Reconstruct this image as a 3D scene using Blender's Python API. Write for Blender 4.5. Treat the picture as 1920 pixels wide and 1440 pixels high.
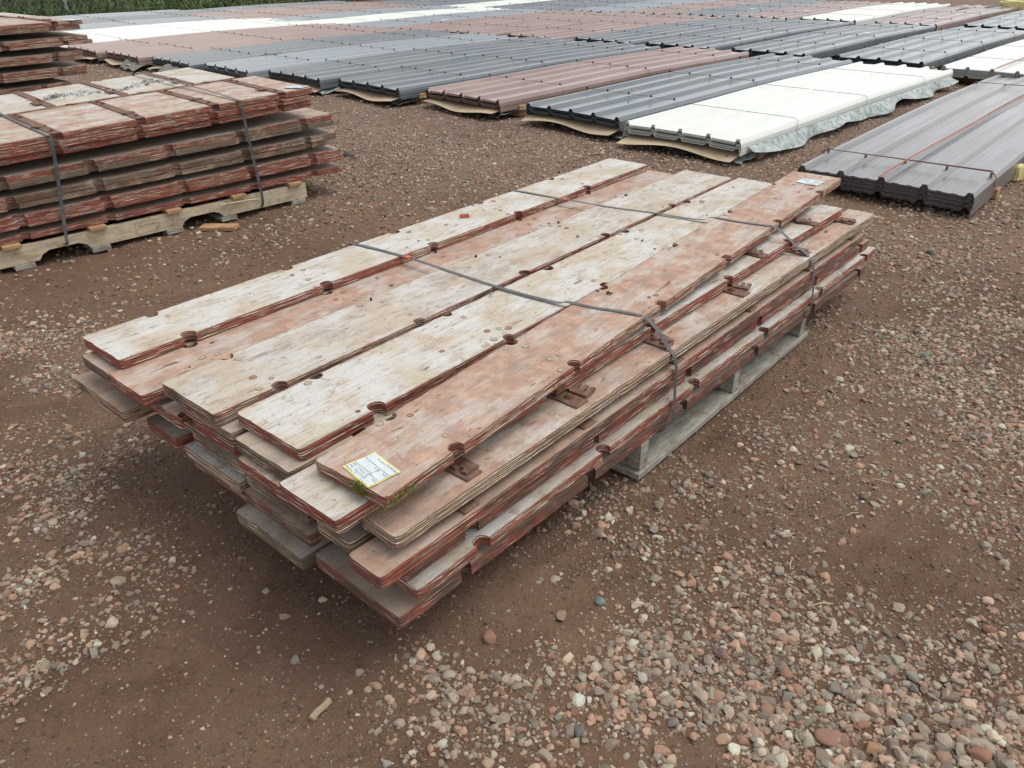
import bpy, math, random
import numpy as np
from mathutils import Matrix, Vector, Euler
from mathutils.geometry import delaunay_2d_cdt

for o in list(bpy.data.objects): bpy.data.objects.remove(o)
S = bpy.context.scene
COL = S.collection

# ------------------------------------------------------------------ camera
CAM_H = 1.5
PITCH = math.radians(29.8); ROLL = math.radians(0.7)
cd = bpy.data.cameras.new('camera'); cam = bpy.data.objects.new('camera', cd); COL.objects.link(cam)
fwd = Vector((0, math.cos(PITCH), -math.sin(PITCH))); rt = Vector((1, 0, 0)); up = rt.cross(fwd)
R_ = rt*math.cos(ROLL) - up*math.sin(ROLL); U_ = up*math.cos(ROLL) + rt*math.sin(ROLL)
M = Matrix((R_, U_, -fwd)).transposed().to_4x4(); M.translation = (0, 0, CAM_H)
cam.matrix_world = M
cd.sensor_width = 36; cd.lens = 1445/1920*36; cd.clip_start = .05; cd.clip_end = 500
S.camera = cam

# ------------------------------------------------------------------ light
SUN_EL = math.radians(66); SUN_AZ = math.radians(88)      # azimuth from +Y towards +X: thin cloud, sun high beyond the yard
W = bpy.data.worlds.new('World'); S.world = W; W.use_nodes = True
wn = W.node_tree; wn.nodes.clear()
sky = wn.nodes.new('ShaderNodeTexSky'); sky.sky_type = 'NISHITA'; sky.sun_disc = False
sky.sun_elevation = SUN_EL; sky.sun_rotation = SUN_AZ; sky.air_density = 1.0; sky.dust_density = 2.0; sky.ozone_density = 1.0
hs = wn.nodes.new('ShaderNodeHueSaturation'); hs.inputs['Saturation'].default_value = .12
bg = wn.nodes.new('ShaderNodeBackground'); bg.inputs['Strength'].default_value = 0.15
wo = wn.nodes.new('ShaderNodeOutputWorld')
wn.links.new(sky.outputs[0], hs.inputs['Color']); wn.links.new(hs.outputs[0], bg.inputs[0]); wn.links.new(bg.outputs[0], wo.inputs[0])
sd = bpy.data.lights.new('sun', 'SUN'); sun = bpy.data.objects.new('sun', sd); COL.objects.link(sun)
sd.energy = .95; sd.angle = math.radians(45); sd.color = (1.0, .94, .85)
sdir = Vector((math.sin(SUN_AZ)*math.cos(SUN_EL), math.cos(SUN_AZ)*math.cos(SUN_EL), math.sin(SUN_EL)))
sun.rotation_euler = sdir.to_track_quat('Z', 'Y').to_euler(); sun.location = sdir*30
S.view_settings.view_transform = 'Standard'; S.view_settings.look = 'None'
S.view_settings.exposure = 0.72; S.view_settings.gamma = 1.0; S.view_settings.use_curve_mapping = False

# ------------------------------------------------------------------ helpers
rng = np.random.default_rng(7)
random.seed(3)

def hash2(ix, iy, s):
    h = (ix.astype(np.int64)*374761393 + iy.astype(np.int64)*668265263 + s*974634777) & 0xffffffff
    h = ((h ^ (h >> 13))*1274126177) & 0xffffffff
    return ((h ^ (h >> 16)) & 0xffff)/65535.0
def vnoise(x, y, s=0):
    x = np.asarray(x, float); y = np.asarray(y, float)
    ix = np.floor(x); iy = np.floor(y); fx = x-ix; fy = y-iy
    fx = fx*fx*(3-2*fx); fy = fy*fy*(3-2*fy)
    a = hash2(ix, iy, s); b = hash2(ix+1, iy, s); c = hash2(ix, iy+1, s); d = hash2(ix+1, iy+1, s)
    return (a*(1-fx)+b*fx)*(1-fy)+(c*(1-fx)+d*fx)*fy
def fbm(x, y, s=0, o=4):
    t = 0; a = .5; n = 0
    for k in range(o):
        t = t+a*vnoise(x*2**k, y*2**k, s+k*17); n += a; a *= .5
    return t/n

def link(name, me, parent=None, mats=None):
    o = bpy.data.objects.new(name, me); COL.objects.link(o)
    if mats:
        for m in mats: me.materials.append(m)
    if parent: o.parent = parent
    return o
def tag(o, label=None, cat=None, group=None, kind=None):
    if label: o['label'] = label
    if cat: o['category'] = cat
    if group: o['group'] = group
    if kind: o['kind'] = kind
    return o
def mesh(name, v, f, mi=None, smooth=False):
    me = bpy.data.meshes.new(name); me.from_pydata([tuple(p) for p in v], [], [tuple(p) for p in f])
    if mi is not None: me.polygons.foreach_set('material_index', mi)
    if smooth: me.polygons.foreach_set('use_smooth', [True]*len(me.polygons))
    me.update(); return me
def copy_tree(o, parent=None):
    c = o.copy(); COL.objects.link(c); c.parent = parent
    if parent is not None: c.matrix_parent_inverse = o.matrix_parent_inverse.copy()
    for ch in list(o.children): copy_tree(ch, c)
    return c
class MB:
    def __init__(s): s.v = []; s.f = []; s.m = []
    def add(s, v, f, m=0):
        n = len(s.v); s.v += [tuple(p) for p in v]; s.f += [tuple(i+n for i in q) for q in f]; s.m += [m]*len(f)
    def box(s, a, b, m=0, bev=0.0):
        x0, y0, z0 = a; x1, y1, z1 = b
        if bev <= 0:
            s.add([(x0,y0,z0),(x1,y0,z0),(x1,y1,z0),(x0,y1,z0),(x0,y0,z1),(x1,y0,z1),(x1,y1,z1),(x0,y1,z1)],
                  [(3,2,1,0),(4,5,6,7),(0,1,5,4),(1,2,6,5),(2,3,7,6),(3,0,4,7)], m); return
        e = bev; pts = []
        for z, k in ((z0, e), (z0+e, 0), (z1-e, 0), (z1, e)):
            pts += [(x0+k+e*(k==0)*0, y0+k, z), (x1-k, y0+k, z), (x1-k, y1-k, z), (x0+k, y1-k, z)]
        f = [(3,2,1,0), (12,13,14,15)]
        for r in range(3):
            for i in range(4): j = (i+1) % 4; f.append((r*4+i, r*4+j, r*4+4+j, r*4+4+i))
        s.add(pts, f, m)
    def prism(s, poly, z0, z1, m=0):
        n = len(poly)
        s.add([(x, y, z0) for x, y in poly]+[(x, y, z1) for x, y in poly],
              [tuple(range(n-1, -1, -1)), tuple(range(n, 2*n))]+[(i, (i+1) % n, n+(i+1) % n, n+i) for i in range(n)], m)
    def cyl(s, c, r, h, n=8, m=0, top=None):
        s.prism([(c[0]+r*math.cos(6.2832*i/n), c[1]+r*math.sin(6.2832*i/n)) for i in range(n)], c[2], c[2]+h, m)
    def tube(s, pts, r, n=6, m=0):
        pts = [Vector(p) for p in pts]; b = len(s.v); rings = []
        for i, p in enumerate(pts):
            t = (pts[min(i+1, len(pts)-1)]-pts[max(i-1, 0)]).normalized()
            a = t.cross(Vector((0, 0, 1))); a = a.normalized() if a.length > 1e-4 else Vector((1, 0, 0)); c = t.cross(a)
            rings.append([p+a*r*math.cos(6.2832*k/n)+c*r*math.sin(6.2832*k/n) for k in range(n)])
        v = [q for g in rings for q in g]
        f = [(i*n+k, i*n+(k+1) % n, (i+1)*n+(k+1) % n, (i+1)*n+k) for i in range(len(pts)-1) for k in range(n)]
        f += [tuple(range(n-1, -1, -1)), tuple((len(pts)-1)*n+k for k in range(n))]
        s.add(v, f, m)
    def build(s, name, mats, parent=None, smooth=False):
        me = mesh(name, s.v, s.f, s.m, smooth); return link(name, me, parent, mats if isinstance(mats, list) else [mats])
    def me(s, name, mats, smooth=False):
        me = mesh(name, s.v, s.f, s.m, smooth)
        for m in (mats if isinstance(mats, list) else [mats]): me.materials.append(m)
        return me

# ------------------------------------------------------------------ node helper
class NT:
    def __init__(s, name, rough=.8, spec=.3):
        s.mat = bpy.data.materials.new(name); s.mat.use_nodes = True; s.t = s.mat.node_tree
        s.b = s.t.nodes['Principled BSDF']; s.b.inputs['Roughness'].default_value = rough
        s.b.inputs['Specular IOR Level'].default_value = spec
    def n(s, k, **kw):
        nd = s.t.nodes.new(k)
        for a, b in kw.items(): setattr(nd, a, b)
        return nd
    def set(s, sock, v):
        if hasattr(v, 'is_output') or isinstance(v, bpy.types.NodeSocket): s.t.links.new(v, sock)
        else:
            if sock.type == 'RGBA' and not isinstance(v, (int, float)) and len(v) == 3: v = (*v, 1)
            sock.default_value = v
    def coord(s, k='Object'): return s.n('ShaderNodeTexCoord').outputs[k]
    def math(s, op, a, b=None, c=None, clamp=False):
        nd = s.n('ShaderNodeMath', operation=op, use_clamp=clamp); s.set(nd.inputs[0], a)
        if b is not None: s.set(nd.inputs[1], b)
        if c is not None: s.set(nd.inputs[2], c)
        return nd.outputs[0]
    def vmul(s, v, k, add=None):
        nd = s.n('ShaderNodeVectorMath', operation='MULTIPLY'); s.set(nd.inputs[0], v); nd.inputs[1].default_value = k
        if add is None: return nd.outputs[0]
        n2 = s.n('ShaderNodeVectorMath', operation='ADD'); s.set(n2.inputs[0], nd.outputs[0]); s.set(n2.inputs[1], add); return n2.outputs[0]
    def noise(s, v, scale, detail=4, rough=.55, dist=0.0):
        nd = s.n('ShaderNodeTexNoise'); s.set(nd.inputs['Vector'], v); nd.inputs['Scale'].default_value = scale
        nd.inputs['Detail'].default_value = detail; nd.inputs['Roughness'].default_value = rough; nd.inputs['Distortion'].default_value = dist
        return nd.outputs['Fac']
    def voro(s, v, scale, feature='F1'):
        nd = s.n('ShaderNodeTexVoronoi', feature=feature); s.set(nd.inputs['Vector'], v); nd.inputs['Scale'].default_value = scale
        return nd
    def rng(s, v, a, b, c=0.0, d=1.0):
        nd = s.n('ShaderNodeMapRange', interpolation_type='SMOOTHSTEP'); s.set(nd.inputs[0], v)
        for i, q in enumerate((a, b, c, d)): s.set(nd.inputs[1+i], q)
        return nd.outputs[0]
    def mix(s, f, a, b, mode='MIX'):
        nd = s.n('ShaderNodeMix', data_type='RGBA', blend_type=mode); s.set(nd.inputs[0], f); s.set(nd.inputs[6], a); s.set(nd.inputs[7], b)
        return nd.outputs[2]
    def ramp(s, f, stops):
        nd = s.n('ShaderNodeValToRGB'); s.set(nd.inputs[0], f); e = nd.color_ramp.elements
        while len(e) < len(stops): e.new(.5)
        for q, (p, c) in zip(e, stops): q.position = p; q.color = (*c, 1)
        return nd.outputs[0]
    def bump(s, h, dist, strength=1.0):
        nd = s.n('ShaderNodeBump'); nd.inputs['Distance'].default_value = dist; nd.inputs['Strength'].default_value = strength
        s.set(nd.inputs['Height'], h); s.t.links.new(nd.outputs[0], s.b.inputs['Normal']); return nd
    def color(s, c): s.set(s.b.inputs['Base Color'], c)

# ------------------------------------------------------------------ materials
def mat_ground():
    m = NT('mud_and_grit', .88, .25); P = m.coord()
    big = m.noise(P, 1.1, 4); mid = m.noise(P, 7, 5, .6); fine = m.noise(P, 55, 5, .7); vf = m.noise(P, 260, 3, .7)
    base = m.mix(m.rng(big, .35, .65), (.118, .067, .041), (.202, .126, .082))
    base = m.mix(m.rng(mid, .38, .66), base, (.156, .093, .060))
    base = m.mix(m.rng(fine, .52, .75, 0, .75), base, (.062, .036, .026))
    base = m.mix(m.rng(vf, .58, .72, 0, .6), base, (.34, .27, .22))
    base = m.mix(m.rng(vf, .42, .30, 0, .6), base, (.06, .038, .029))
    # fine grit, denser where the gravel is thick, taking over fully far away
    v1 = m.voro(P, 120); v2 = m.voro(P, 46)
    grey = m.ramp(v1.outputs['Color'], [(0, (.16, .13, .11)), (.5, (.30, .26, .23)), (.8, (.38, .27, .2)), (1, (.44, .40, .35))])
    mk = m.rng(m.noise(P, 3.2, 3), .42, .62)
    g1 = m.math('MULTIPLY', m.rng(v1.outputs['Distance'], .34, .26), m.math('MULTIPLY', mk, m.rng(m.noise(P, 30, 2), .5, .56)))
    base = m.mix(g1, base, grey)
    sx = m.n('ShaderNodeSeparateXYZ'); m.set(sx.inputs[0], P)
    fy = m.rng(sx.outputs['Y'], 4.2, 7.5)
    grey2 = m.ramp(v2.outputs['Color'], [(0, (.19, .15, .125)), (.5, (.30, .25, .21)), (.8, (.36, .26, .2)), (1, (.44, .40, .35))])
    g2 = m.math('MULTIPLY', m.rng(v2.outputs['Distance'], .5, .36), m.math('MULTIPLY', fy, m.rng(m.noise(P, 2.4, 3), .35, .55, .35, .95)))
    base = m.mix(g2, base, grey2)
    m.color(base)
    h = m.math('ADD', m.math('MULTIPLY', fine, .6), m.math('MULTIPLY', vf, .35))
    h = m.math('ADD', h, m.math('MULTIPLY', g1, .35)); h = m.math('ADD', h, m.math('MULTIPLY', g2, .8))
    m.bump(h, .018, 1.0)
    m.set(m.b.inputs['Roughness'], m.rng(mid, .35, .65, .95, .72))
    return m.mat
def mat_stone():
    m = NT('pebble', .82, .25); P = m.coord()
    a = m.n('ShaderNodeAttribute', attribute_type='INSTANCER', attribute_name='tint')
    n1 = m.noise(P, 2.2, 4, .6); n2 = m.noise(P, 9, 3, .7)
    c = m.mix(m.rng(n1, .35, .7, 0, .45), a.outputs['Color'], m.mix(.5, a.outputs['Color'], (.17, .11, .085)))
    c = m.mix(m.rng(n2, .6, .75, 0, .4), c, (.38, .34, .30))
    m.color(c); m.bump(n2, .06, .6); return m.mat
def mat_rock(name, col):
    m = NT(name, .85, .25); P = m.coord()
    n1 = m.noise(P, 30, 5, .65); n2 = m.noise(P, 120, 4, .7)
    c = m.mix(m.rng(n1, .4, .65, 0, .5), col, tuple(k*.6 for k in col)); c = m.mix(m.rng(n2, .58, .72, 0, .45), c, tuple(min(1, k*1.5) for k in col))
    m.color(c); m.bump(m.math('ADD', n1, m.math('MULTIPLY', n2, .5)), .004, .8); return m.mat
def mat_face():
    # worn coated plywood; object colour: R cream..pink brown, G paint on the edges, B dirt
    m = NT('worn_plywood_face', .72, .3); oi = m.n('ShaderNodeObjectInfo')
    sep = m.n('ShaderNodeSeparateColor'); m.set(sep.inputs[0], oi.outputs['Color'])
    tone, dirt = sep.outputs[0], sep.outputs[2]
    off = m.n('ShaderNodeCombineXYZ'); r = oi.outputs['Random']
    m.set(off.inputs[0], m.math('MULTIPLY', r, 37.0)); m.set(off.inputs[1], m.math('MULTIPLY', r, 91.0))
    P = m.vmul(m.coord(), (1, 1, 1), off.outputs[0])
    S2 = m.vmul(P, (1.6, 7, 3))
    big = m.noise(S2, 1.4, 4, .6, .6); mid = m.noise(P, 16, 5, .65, .4); st = m.noise(m.vmul(P, (4, 60, 8)), 1.6, 5, .65, .3); fine = m.noise(P, 150, 4, .7)
    cream = m.mix(m.rng(m.noise(P, 5, 4), .42, .60), (.48, .475, .455), (.42, .37, .295))
    cream = m.mix(m.rng(m.noise(m.vmul(P, (7, 22, 3)), 1, 4, .7), .52, .66, 0, .75), cream, (.36, .285, .215))
    pink = m.mix(m.rng(mid, .38, .62), (.40, .262, .190), (.30, .190, .145))
    pink = m.mix(m.rng(m.noise(m.vmul(P, (4, 9, 3)), 1.1, 4, .65), .46, .60, 0, .85), pink, (.41, .36, .32))
    pink = m.mix(m.rng(m.noise(m.vmul(P, (3.4, 8, 3)), 1.9, 4, .65), .56, .68, 0, .7), pink, (.27, .235, .215))
    pink = m.mix(m.rng(m.noise(m.vmul(P, (3, 14, 3)), 1.7, 4, .65), .58, .70, 0, .7), pink, (.36, .18, .10))
    f = m.rng(m.math('ADD', m.math('ADD', m.math('MULTIPLY', big, .7), m.math('MULTIPLY', mid, .3)), m.math('SUBTRACT', tone, .5)), .40, .60)
    c = m.mix(f, cream, pink)
    c = m.mix(m.rng(st, .48, .66, 0, .6), c, m.mix(.5, c, (.2, .155, .12)))
    c = m.mix(m.rng(st, .45, .3, 0, .3), c, (.56, .53, .48))
    c = m.mix(m.rng(fine, .58, .70, 0, .55), c, (.23, .16, .115))
    c = m.mix(m.rng(fine, .40, .30, 0, .35), c, (.55, .51, .46))
    sp = m.noise(m.vmul(P, (9, 60, 3)), 1.1, 4, .6, .8)
    c = m.mix(m.math('MULTIPLY', m.rng(sp, .655, .69), .8), c, (.10, .068, .05))
    b1 = m.noise(P, 21, 4, .6, .7)
    c = m.mix(m.math('MULTIPLY', m.rng(b1, .635, .69), .6), c, (.24, .13, .075))
    b2 = m.noise(m.vmul(P, (14, 32, 3)), 1, 5, .75, .5)
    c = m.mix(m.math('MULTIPLY', m.rng(b2, .55, .65), .6), c, (.24, .19, .155))
    b3 = m.noise(m.vmul(P, (2.2, 5, 3)), 1.3, 5, .7, .8)
    c = m.mix(m.rng(b3, .50, .66, 0, .5), c, m.mix(.5, c, (.26, .225, .19)))
    gm = m.noise(m.vmul(P, (4, 8, 1)), 1.2, 5, .75, .5)
    gm = m.math('ADD', gm, m.math('MULTIPLY', m.math('SUBTRACT', dirt, .5), .28))
    c = m.mix(m.math('MULTIPLY', m.rng(gm, .56, .74), .65), c, m.mix(m.rng(mid, .4, .6), (.25, .195, .155), (.17, .145, .12)))
    c = m.mix(m.math('MULTIPLY', m.rng(dirt, .55, 1.0), .55), c, (.27, .20, .155))
    sm = m.voro(P, 42); c = m.mix(m.math('MULTIPLY', m.rng(sm.outputs['Distance'], .13, .07), m.rng(m.noise(P, 11, 2), .48, .54)), c, (.075, .045, .032))
    sm2 = m.voro(P, 110); c = m.mix(m.math('MULTIPLY', m.rng(sm2.outputs['Distance'], .2, .12), m.rng(m.noise(P, 17, 2), .52, .58, 0, .8)), c, (.12, .08, .055))
    w = m.noise(m.vmul(P, (30, 240, 3)), 1, 3, .6); c = m.mix(m.rng(w, .60, .74, 0, .55), c, (.19, .13, .095))
    # grime and lost coating along the borders
    g = m.n('ShaderNodeSeparateXYZ'); m.set(g.inputs[0], m.coord('Generated'))
    ey = m.math('MULTIPLY', m.math('ABSOLUTE', m.math('SUBTRACT', g.outputs['Y'], .5)), 1.0)
    ed = m.math('ADD', ey, m.math('MULTIPLY', m.math('SUBTRACT', m.noise(P, 26, 5, .75), .5), .11))
    c = m.mix(m.rng(ed, .455, .49, 0, .75), c, (.20, .13, .09))
    m.color(c)
    h = m.math('ADD', m.math('MULTIPLY', st, .8), m.math('MULTIPLY', fine, .35)); h = m.math('SUBTRACT', h, m.math('MULTIPLY', m.rng(sp, .66, .70), 1.2))
    h = m.math('SUBTRACT', h, m.math('MULTIPLY', m.rng(ed, .455, .49), .5))
    m.bump(h, .0022, .9)
    m.set(m.b.inputs['Roughness'], m.rng(mid, .3, .7, .6, .85))
    return m.mat
def mat_edge():
    m = NT('plywood_edge', .8, .25); oi = m.n('ShaderNodeObjectInfo')
    sep = m.n('ShaderNodeSeparateColor'); m.set(sep.inputs[0], oi.outputs['Color']); paint, dirt = sep.outputs[1], sep.outputs[2]
    off = m.n('ShaderNodeCombineXYZ'); m.set(off.inputs[0], m.math('MULTIPLY', oi.outputs['Random'], 53.0)); m.set(off.inputs[1], m.math('MULTIPLY', oi.outputs['Random'], 17.0))
    P0 = m.coord(); P = m.vmul(P0, (1, 1, 1), off.outputs[0])
    sx = m.n('ShaderNodeSeparateXYZ'); m.set(sx.inputs[0], P0)
    warp = m.noise(P, 9, 3)
    ph = m.math('ADD', m.math('MULTIPLY', sx.outputs['Z'], 6.2832/.0064), m.math('MULTIPLY', warp, .5))
    s1 = m.math('SINE', ph)
    st = m.noise(m.vmul(P, (9, 9, 170)), 1.0, 4, .65)
    ply = m.mix(m.rng(m.math('ADD', s1, m.math('MULTIPLY', m.math('SUBTRACT', st, .5), 2.0)), -.5, .6), (.12, .075, .052), (.47, .38, .27))
    ply = m.mix(m.rng(m.noise(P, 6, 3), .45, .65, 0, .6), ply, m.mix(.5, ply, (.16, .125, .09)))
    red = m.mix(m.rng(m.noise(P, 22, 4), .35, .65), (.225, .062, .042), (.155, .056, .040))
    pm = m.noise(m.vmul(P, (5, 5, 40)), 1.0, 5, .7, .4)
    k = m.math('ADD', m.math('ADD', m.math('MULTIPLY', m.math('SUBTRACT', pm, .5), 1.5), m.math('ADD', .5, m.math('MULTIPLY', m.math('SUBTRACT', st, .5), 1.1))), m.math('MULTIPLY', m.math('SUBTRACT', paint, .5), .42))
    c = m.mix(m.rng(k, .46, .52), ply, red)
    chip = m.noise(m.vmul(P, (9, 9, 230)), 1.0, 2, .6)
    c = m.mix(m.math('MULTIPLY', m.rng(chip, .555, .59), m.rng(s1, .3, .7)), c, (.60, .55, .47))
    gm = m.math('ADD', m.noise(P, 4.5, 4, .7), m.math('MULTIPLY', m.math('SUBTRACT', dirt, .5), .4))
    c = m.mix(m.math('MULTIPLY', m.rng(gm, .56, .72), .7), c, (.062, .052, .038))
    c = m.mix(m.rng(m.noise(P, 90, 3), .55, .7, 0, .5), c, (.15, .085, .055))
    c = m.mix(m.rng(m.noise(m.vmul(P, (3, 3, 20)), 1.3, 4, .7), .50, .68, 0, .55), c, (.22, .135, .088))
    m.color(c)
    m.bump(m.math('ADD', m.math('MULTIPLY', s1, .25), m.math('MULTIPLY', st, 1.0)), .0016, 1.0)
    return m.mat
def mat_simple(name, a, b, scale=12, rough=.8, bump=.001, spec=.3, stretch=(1, 1, 1), metal=0.0, lo=.35, hi=.65, mud=0.0):
    m = NT(name, rough, spec); P = m.vmul(m.coord(), stretch); n1 = m.noise(P, scale, 5, .65, .3); n2 = m.noise(P, scale*6, 3, .7)
    c = m.mix(m.rng(n1, lo, hi), a, b); c = m.mix(m.rng(n2, .58, .75, 0, .5), c, tuple(k*.55 for k in a))
    if mud: c = m.mix(m.rng(m.noise(m.coord(), 13, 5, .75, .5), .48, .66, 0, mud), c, (.16, .10, .07)); c = m.mix(m.rng(m.noise(m.vmul(m.coord(), (5, 70, 70)), 1, 4, .7), .55, .68, 0, mud), c, tuple(k*.45 for k in a))
    m.color(c)
    if bump: m.bump(m.math('ADD', n1, m.math('MULTIPLY', n2, .5)), bump, .8)
    m.b.inputs['Metallic'].default_value = metal
    return m.mat
def mat_sheet(name, col, rough=.34, dust=.25, dustcol=(.30, .27, .25)):
    m = NT(name, rough, .5); P = m.coord()
    n1 = m.noise(m.vmul(P, (.6, 5, 1)), 1.5, 4, .6); n2 = m.noise(P, 40, 4, .7)
    oi = m.n('ShaderNodeObjectInfo')
    c = m.mix(m.rng(n1, .35, .7, 0, dust), col, dustcol); c = m.mix(m.rng(n2, .6, .8, 0, dust*.3), c, dustcol)
    m.b.inputs['Coat Weight'].default_value = .5; m.b.inputs['Coat Roughness'].default_value = .18; m.b.inputs['Coat IOR'].default_value = 1.6
    m.color(c); m.set(m.b.inputs['Roughness'], m.rng(n1, .3, .7, rough-.05, rough+.12))
    return m.mat
def mat_film():
    m = NT('plastic_film', .25, .5); P = m.coord(); n = m.noise(P, 14, 4, .6, .8)
    m.color(m.mix(m.rng(n, .35, .65), (.16, .21, .20), (.42, .47, .45))); m.b.inputs['Alpha'].default_value = .8
    m.bump(n, .01, .6); return m.mat

GROUND = mat_ground(); STONE = mat_stone(); FACE = mat_face(); EDGE = mat_edge()
RUST = mat_simple('rusty_steel', (.19, .112, .080), (.105, .062, .046), 45, .85, .0012)
RUSTB = mat_simple('rusty_bolt', (.17, .070, .040), (.09, .045, .030), 60, .85, .0008)
STRAP = mat_simple('grey_strap', (.055, .06, .065), (.09, .09, .09), 30, .42, .0003)
GREYWOOD = mat_simple('weathered_timber', (.33, .32, .28), (.21, .20, .17), 3, .85, .0025, stretch=(3, 20, 20), mud=.75)
NEWWOOD = mat_simple('fresh_timber', (.50, .42, .30), (.38, .32, .23), 3, .8, .002, stretch=(2, 14, 14), mud=.45)
ENDWOOD = mat_simple('timber_board', (.42, .26, .13), (.30, .19, .10), 4, .8, .002, stretch=(6, 6, 20), mud=.5)
M_WHITE = mat_sheet('white_sheet_metal', (.56, .59, .55), .40, .12, (.5, .5, .46))
M_DARK = mat_sheet('dark_blue_grey_sheet_metal', (.075, .098, .116), .28, .2)
M_MID = mat_sheet('slate_sheet_metal', (.17, .205, .235), .3, .2)
M_BROWN = mat_sheet('brown_sheet_metal', (.19, .122, .105), .34, .35, (.36, .27, .24))
M_GREY = mat_sheet('warm_grey_sheet_metal', (.088, .084, .090), .30, .18)
M_SIDE = mat_simple('dark_cover_and_void', (.10, .10, .095), (.20, .19, .17), 20, .7, .001, stretch=(1, 1, 30))
CARD = mat_simple('brown_cardboard', (.46, .37, .26), (.36, .28, .19), 6, .85, .001)
FILM = mat_film()
BLACK = mat_simple('black_plastic', (.02, .02, .022), (.03, .03, .032), 30, .5, 0)
WIRE = mat_simple('dull_wire', (.12, .10, .09), (.18, .16, .15), 30, .6, 0)
REDSTRAP = mat_simple('rust_red_strap', (.32, .10, .05), (.22, .08, .05), 20, .6, 0)
FOAM = mat_simple('yellow_foam', (.66, .58, .28), (.55, .48, .24), 18, .9, .004)
PAPER = mat_simple('label_paper', (.52, .57, .58), (.47, .52, .53), 20, .6, 0)
YEL = mat_simple('label_yellow_border', (.62, .58, .13), (.56, .52, .13), 20, .6, 0)
INK = mat_simple('printed_ink', (.12, .13, .16), (.2, .2, .23), 20, .7, 0)
PLUG = mat_simple('stained_plug', (.24, .12, .075), (.30, .19, .13), 60, .8, .0006)
PLUGL = mat_simple('pale_plug', (.36, .30, .24), (.27, .20, .15), 60, .8, .0006)
RIM = mat_simple('plug_rim', (.13, .065, .04), (.20, .11, .07), 60, .85, 0)
MOSS = mat_simple('moss_green', (.16, .17, .035), (.07, .085, .02), 60, .9, 0)
ORANGE = mat_simple('orange_clip', (.45, .13, .07), (.35, .09, .05), 60, .6, 0)
STAMP = mat_simple('branded_stamp', (.15, .13, .11), (.2, .17, .14), 60, .8, 0)
CEMENT = mat_simple('cement_crumb', (.36, .37, .36), (.24, .25, .25), 30, .9, .002)
STRAW = mat_simple('dry_straw', (.52, .43, .28), (.42, .34, .2), 30, .8, 0)

# ------------------------------------------------------------------ ground surface
def gh(x, y):
    """height of the yard surface in metres"""
    x = np.asarray(x, float); y = np.asarray(y, float)
    h = (fbm(x*1.3, y*1.3, 3, 3)-.5)*.022 + (fbm(x*7, y*7, 11, 3)-.5)*.012
    rough = np.clip((fbm(x*1.7+5, y*1.7, 23, 2)-.42)*4, 0.12, 1)
    h = h + (fbm(x*26, y*26, 31, 3)-.5)*.019*rough
    # tyre ruts behind the near stack, running to the left
    a = math.radians(133); s = x*math.cos(a)+y*math.sin(a); t = -x*math.sin(a)+y*math.cos(a)
    for c in (.05, -.75):
        q = t-(-1.25+c-.0)  ; wgt = np.exp(-(q/.13)**2)*(s > 0)
        h = h - wgt*(.012+.006*np.sin(s*60))
    near = np.exp(-((np.hypot(x-.65, y-2.5))/2.4)**4)
    h = h*(1-.35*near) - .004
    return h-.012
def axis(a, b, st, lo, hi, g=1.13):
    c = list(np.arange(a, b+1e-6, st)); d = st; x = b
    while x < hi: d = min(d*g, 6); x += d; c.append(x)
    d = st; x = a; l = []
    while x > lo: d = min(d*g, 6); x -= d; l.append(x)
    return np.array(l[::-1]+c)
gx = axis(-2.6, 3.2, .0125, -90, 90); gy = axis(.75, 5.2, .0125, -40, 120)
X, Y = np.meshgrid(gx, gy); Z = gh(X, Y)
v = np.stack([X.ravel(), Y.ravel(), Z.ravel()], 1); nx, ny = len(gx), len(gy)
i = np.arange((nx-1)*(ny-1)); r = i//(nx-1); c = i % (nx-1); a = r*nx+c
me = bpy.data.meshes.new('ground'); f4 = np.stack([a, a+1, a+nx+1, a+nx], 1)
me.vertices.add(len(v)); me.vertices.foreach_set('co', v.ravel().astype(np.float32))
me.loops.add(f4.size); me.loops.foreach_set('vertex_index', f4.ravel().astype(np.int32))
me.polygons.add(len(f4)); me.polygons.foreach_set('loop_start', np.arange(0, f4.size, 4, dtype=np.int32)); me.polygons.foreach_set('use_smooth', np.ones(len(f4), bool))
me.update(calc_edges=True)
tag(link('ground', me, None, [GROUND]), 'reddish brown muddy yard surface strewn with grit', kind='structure')

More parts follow.
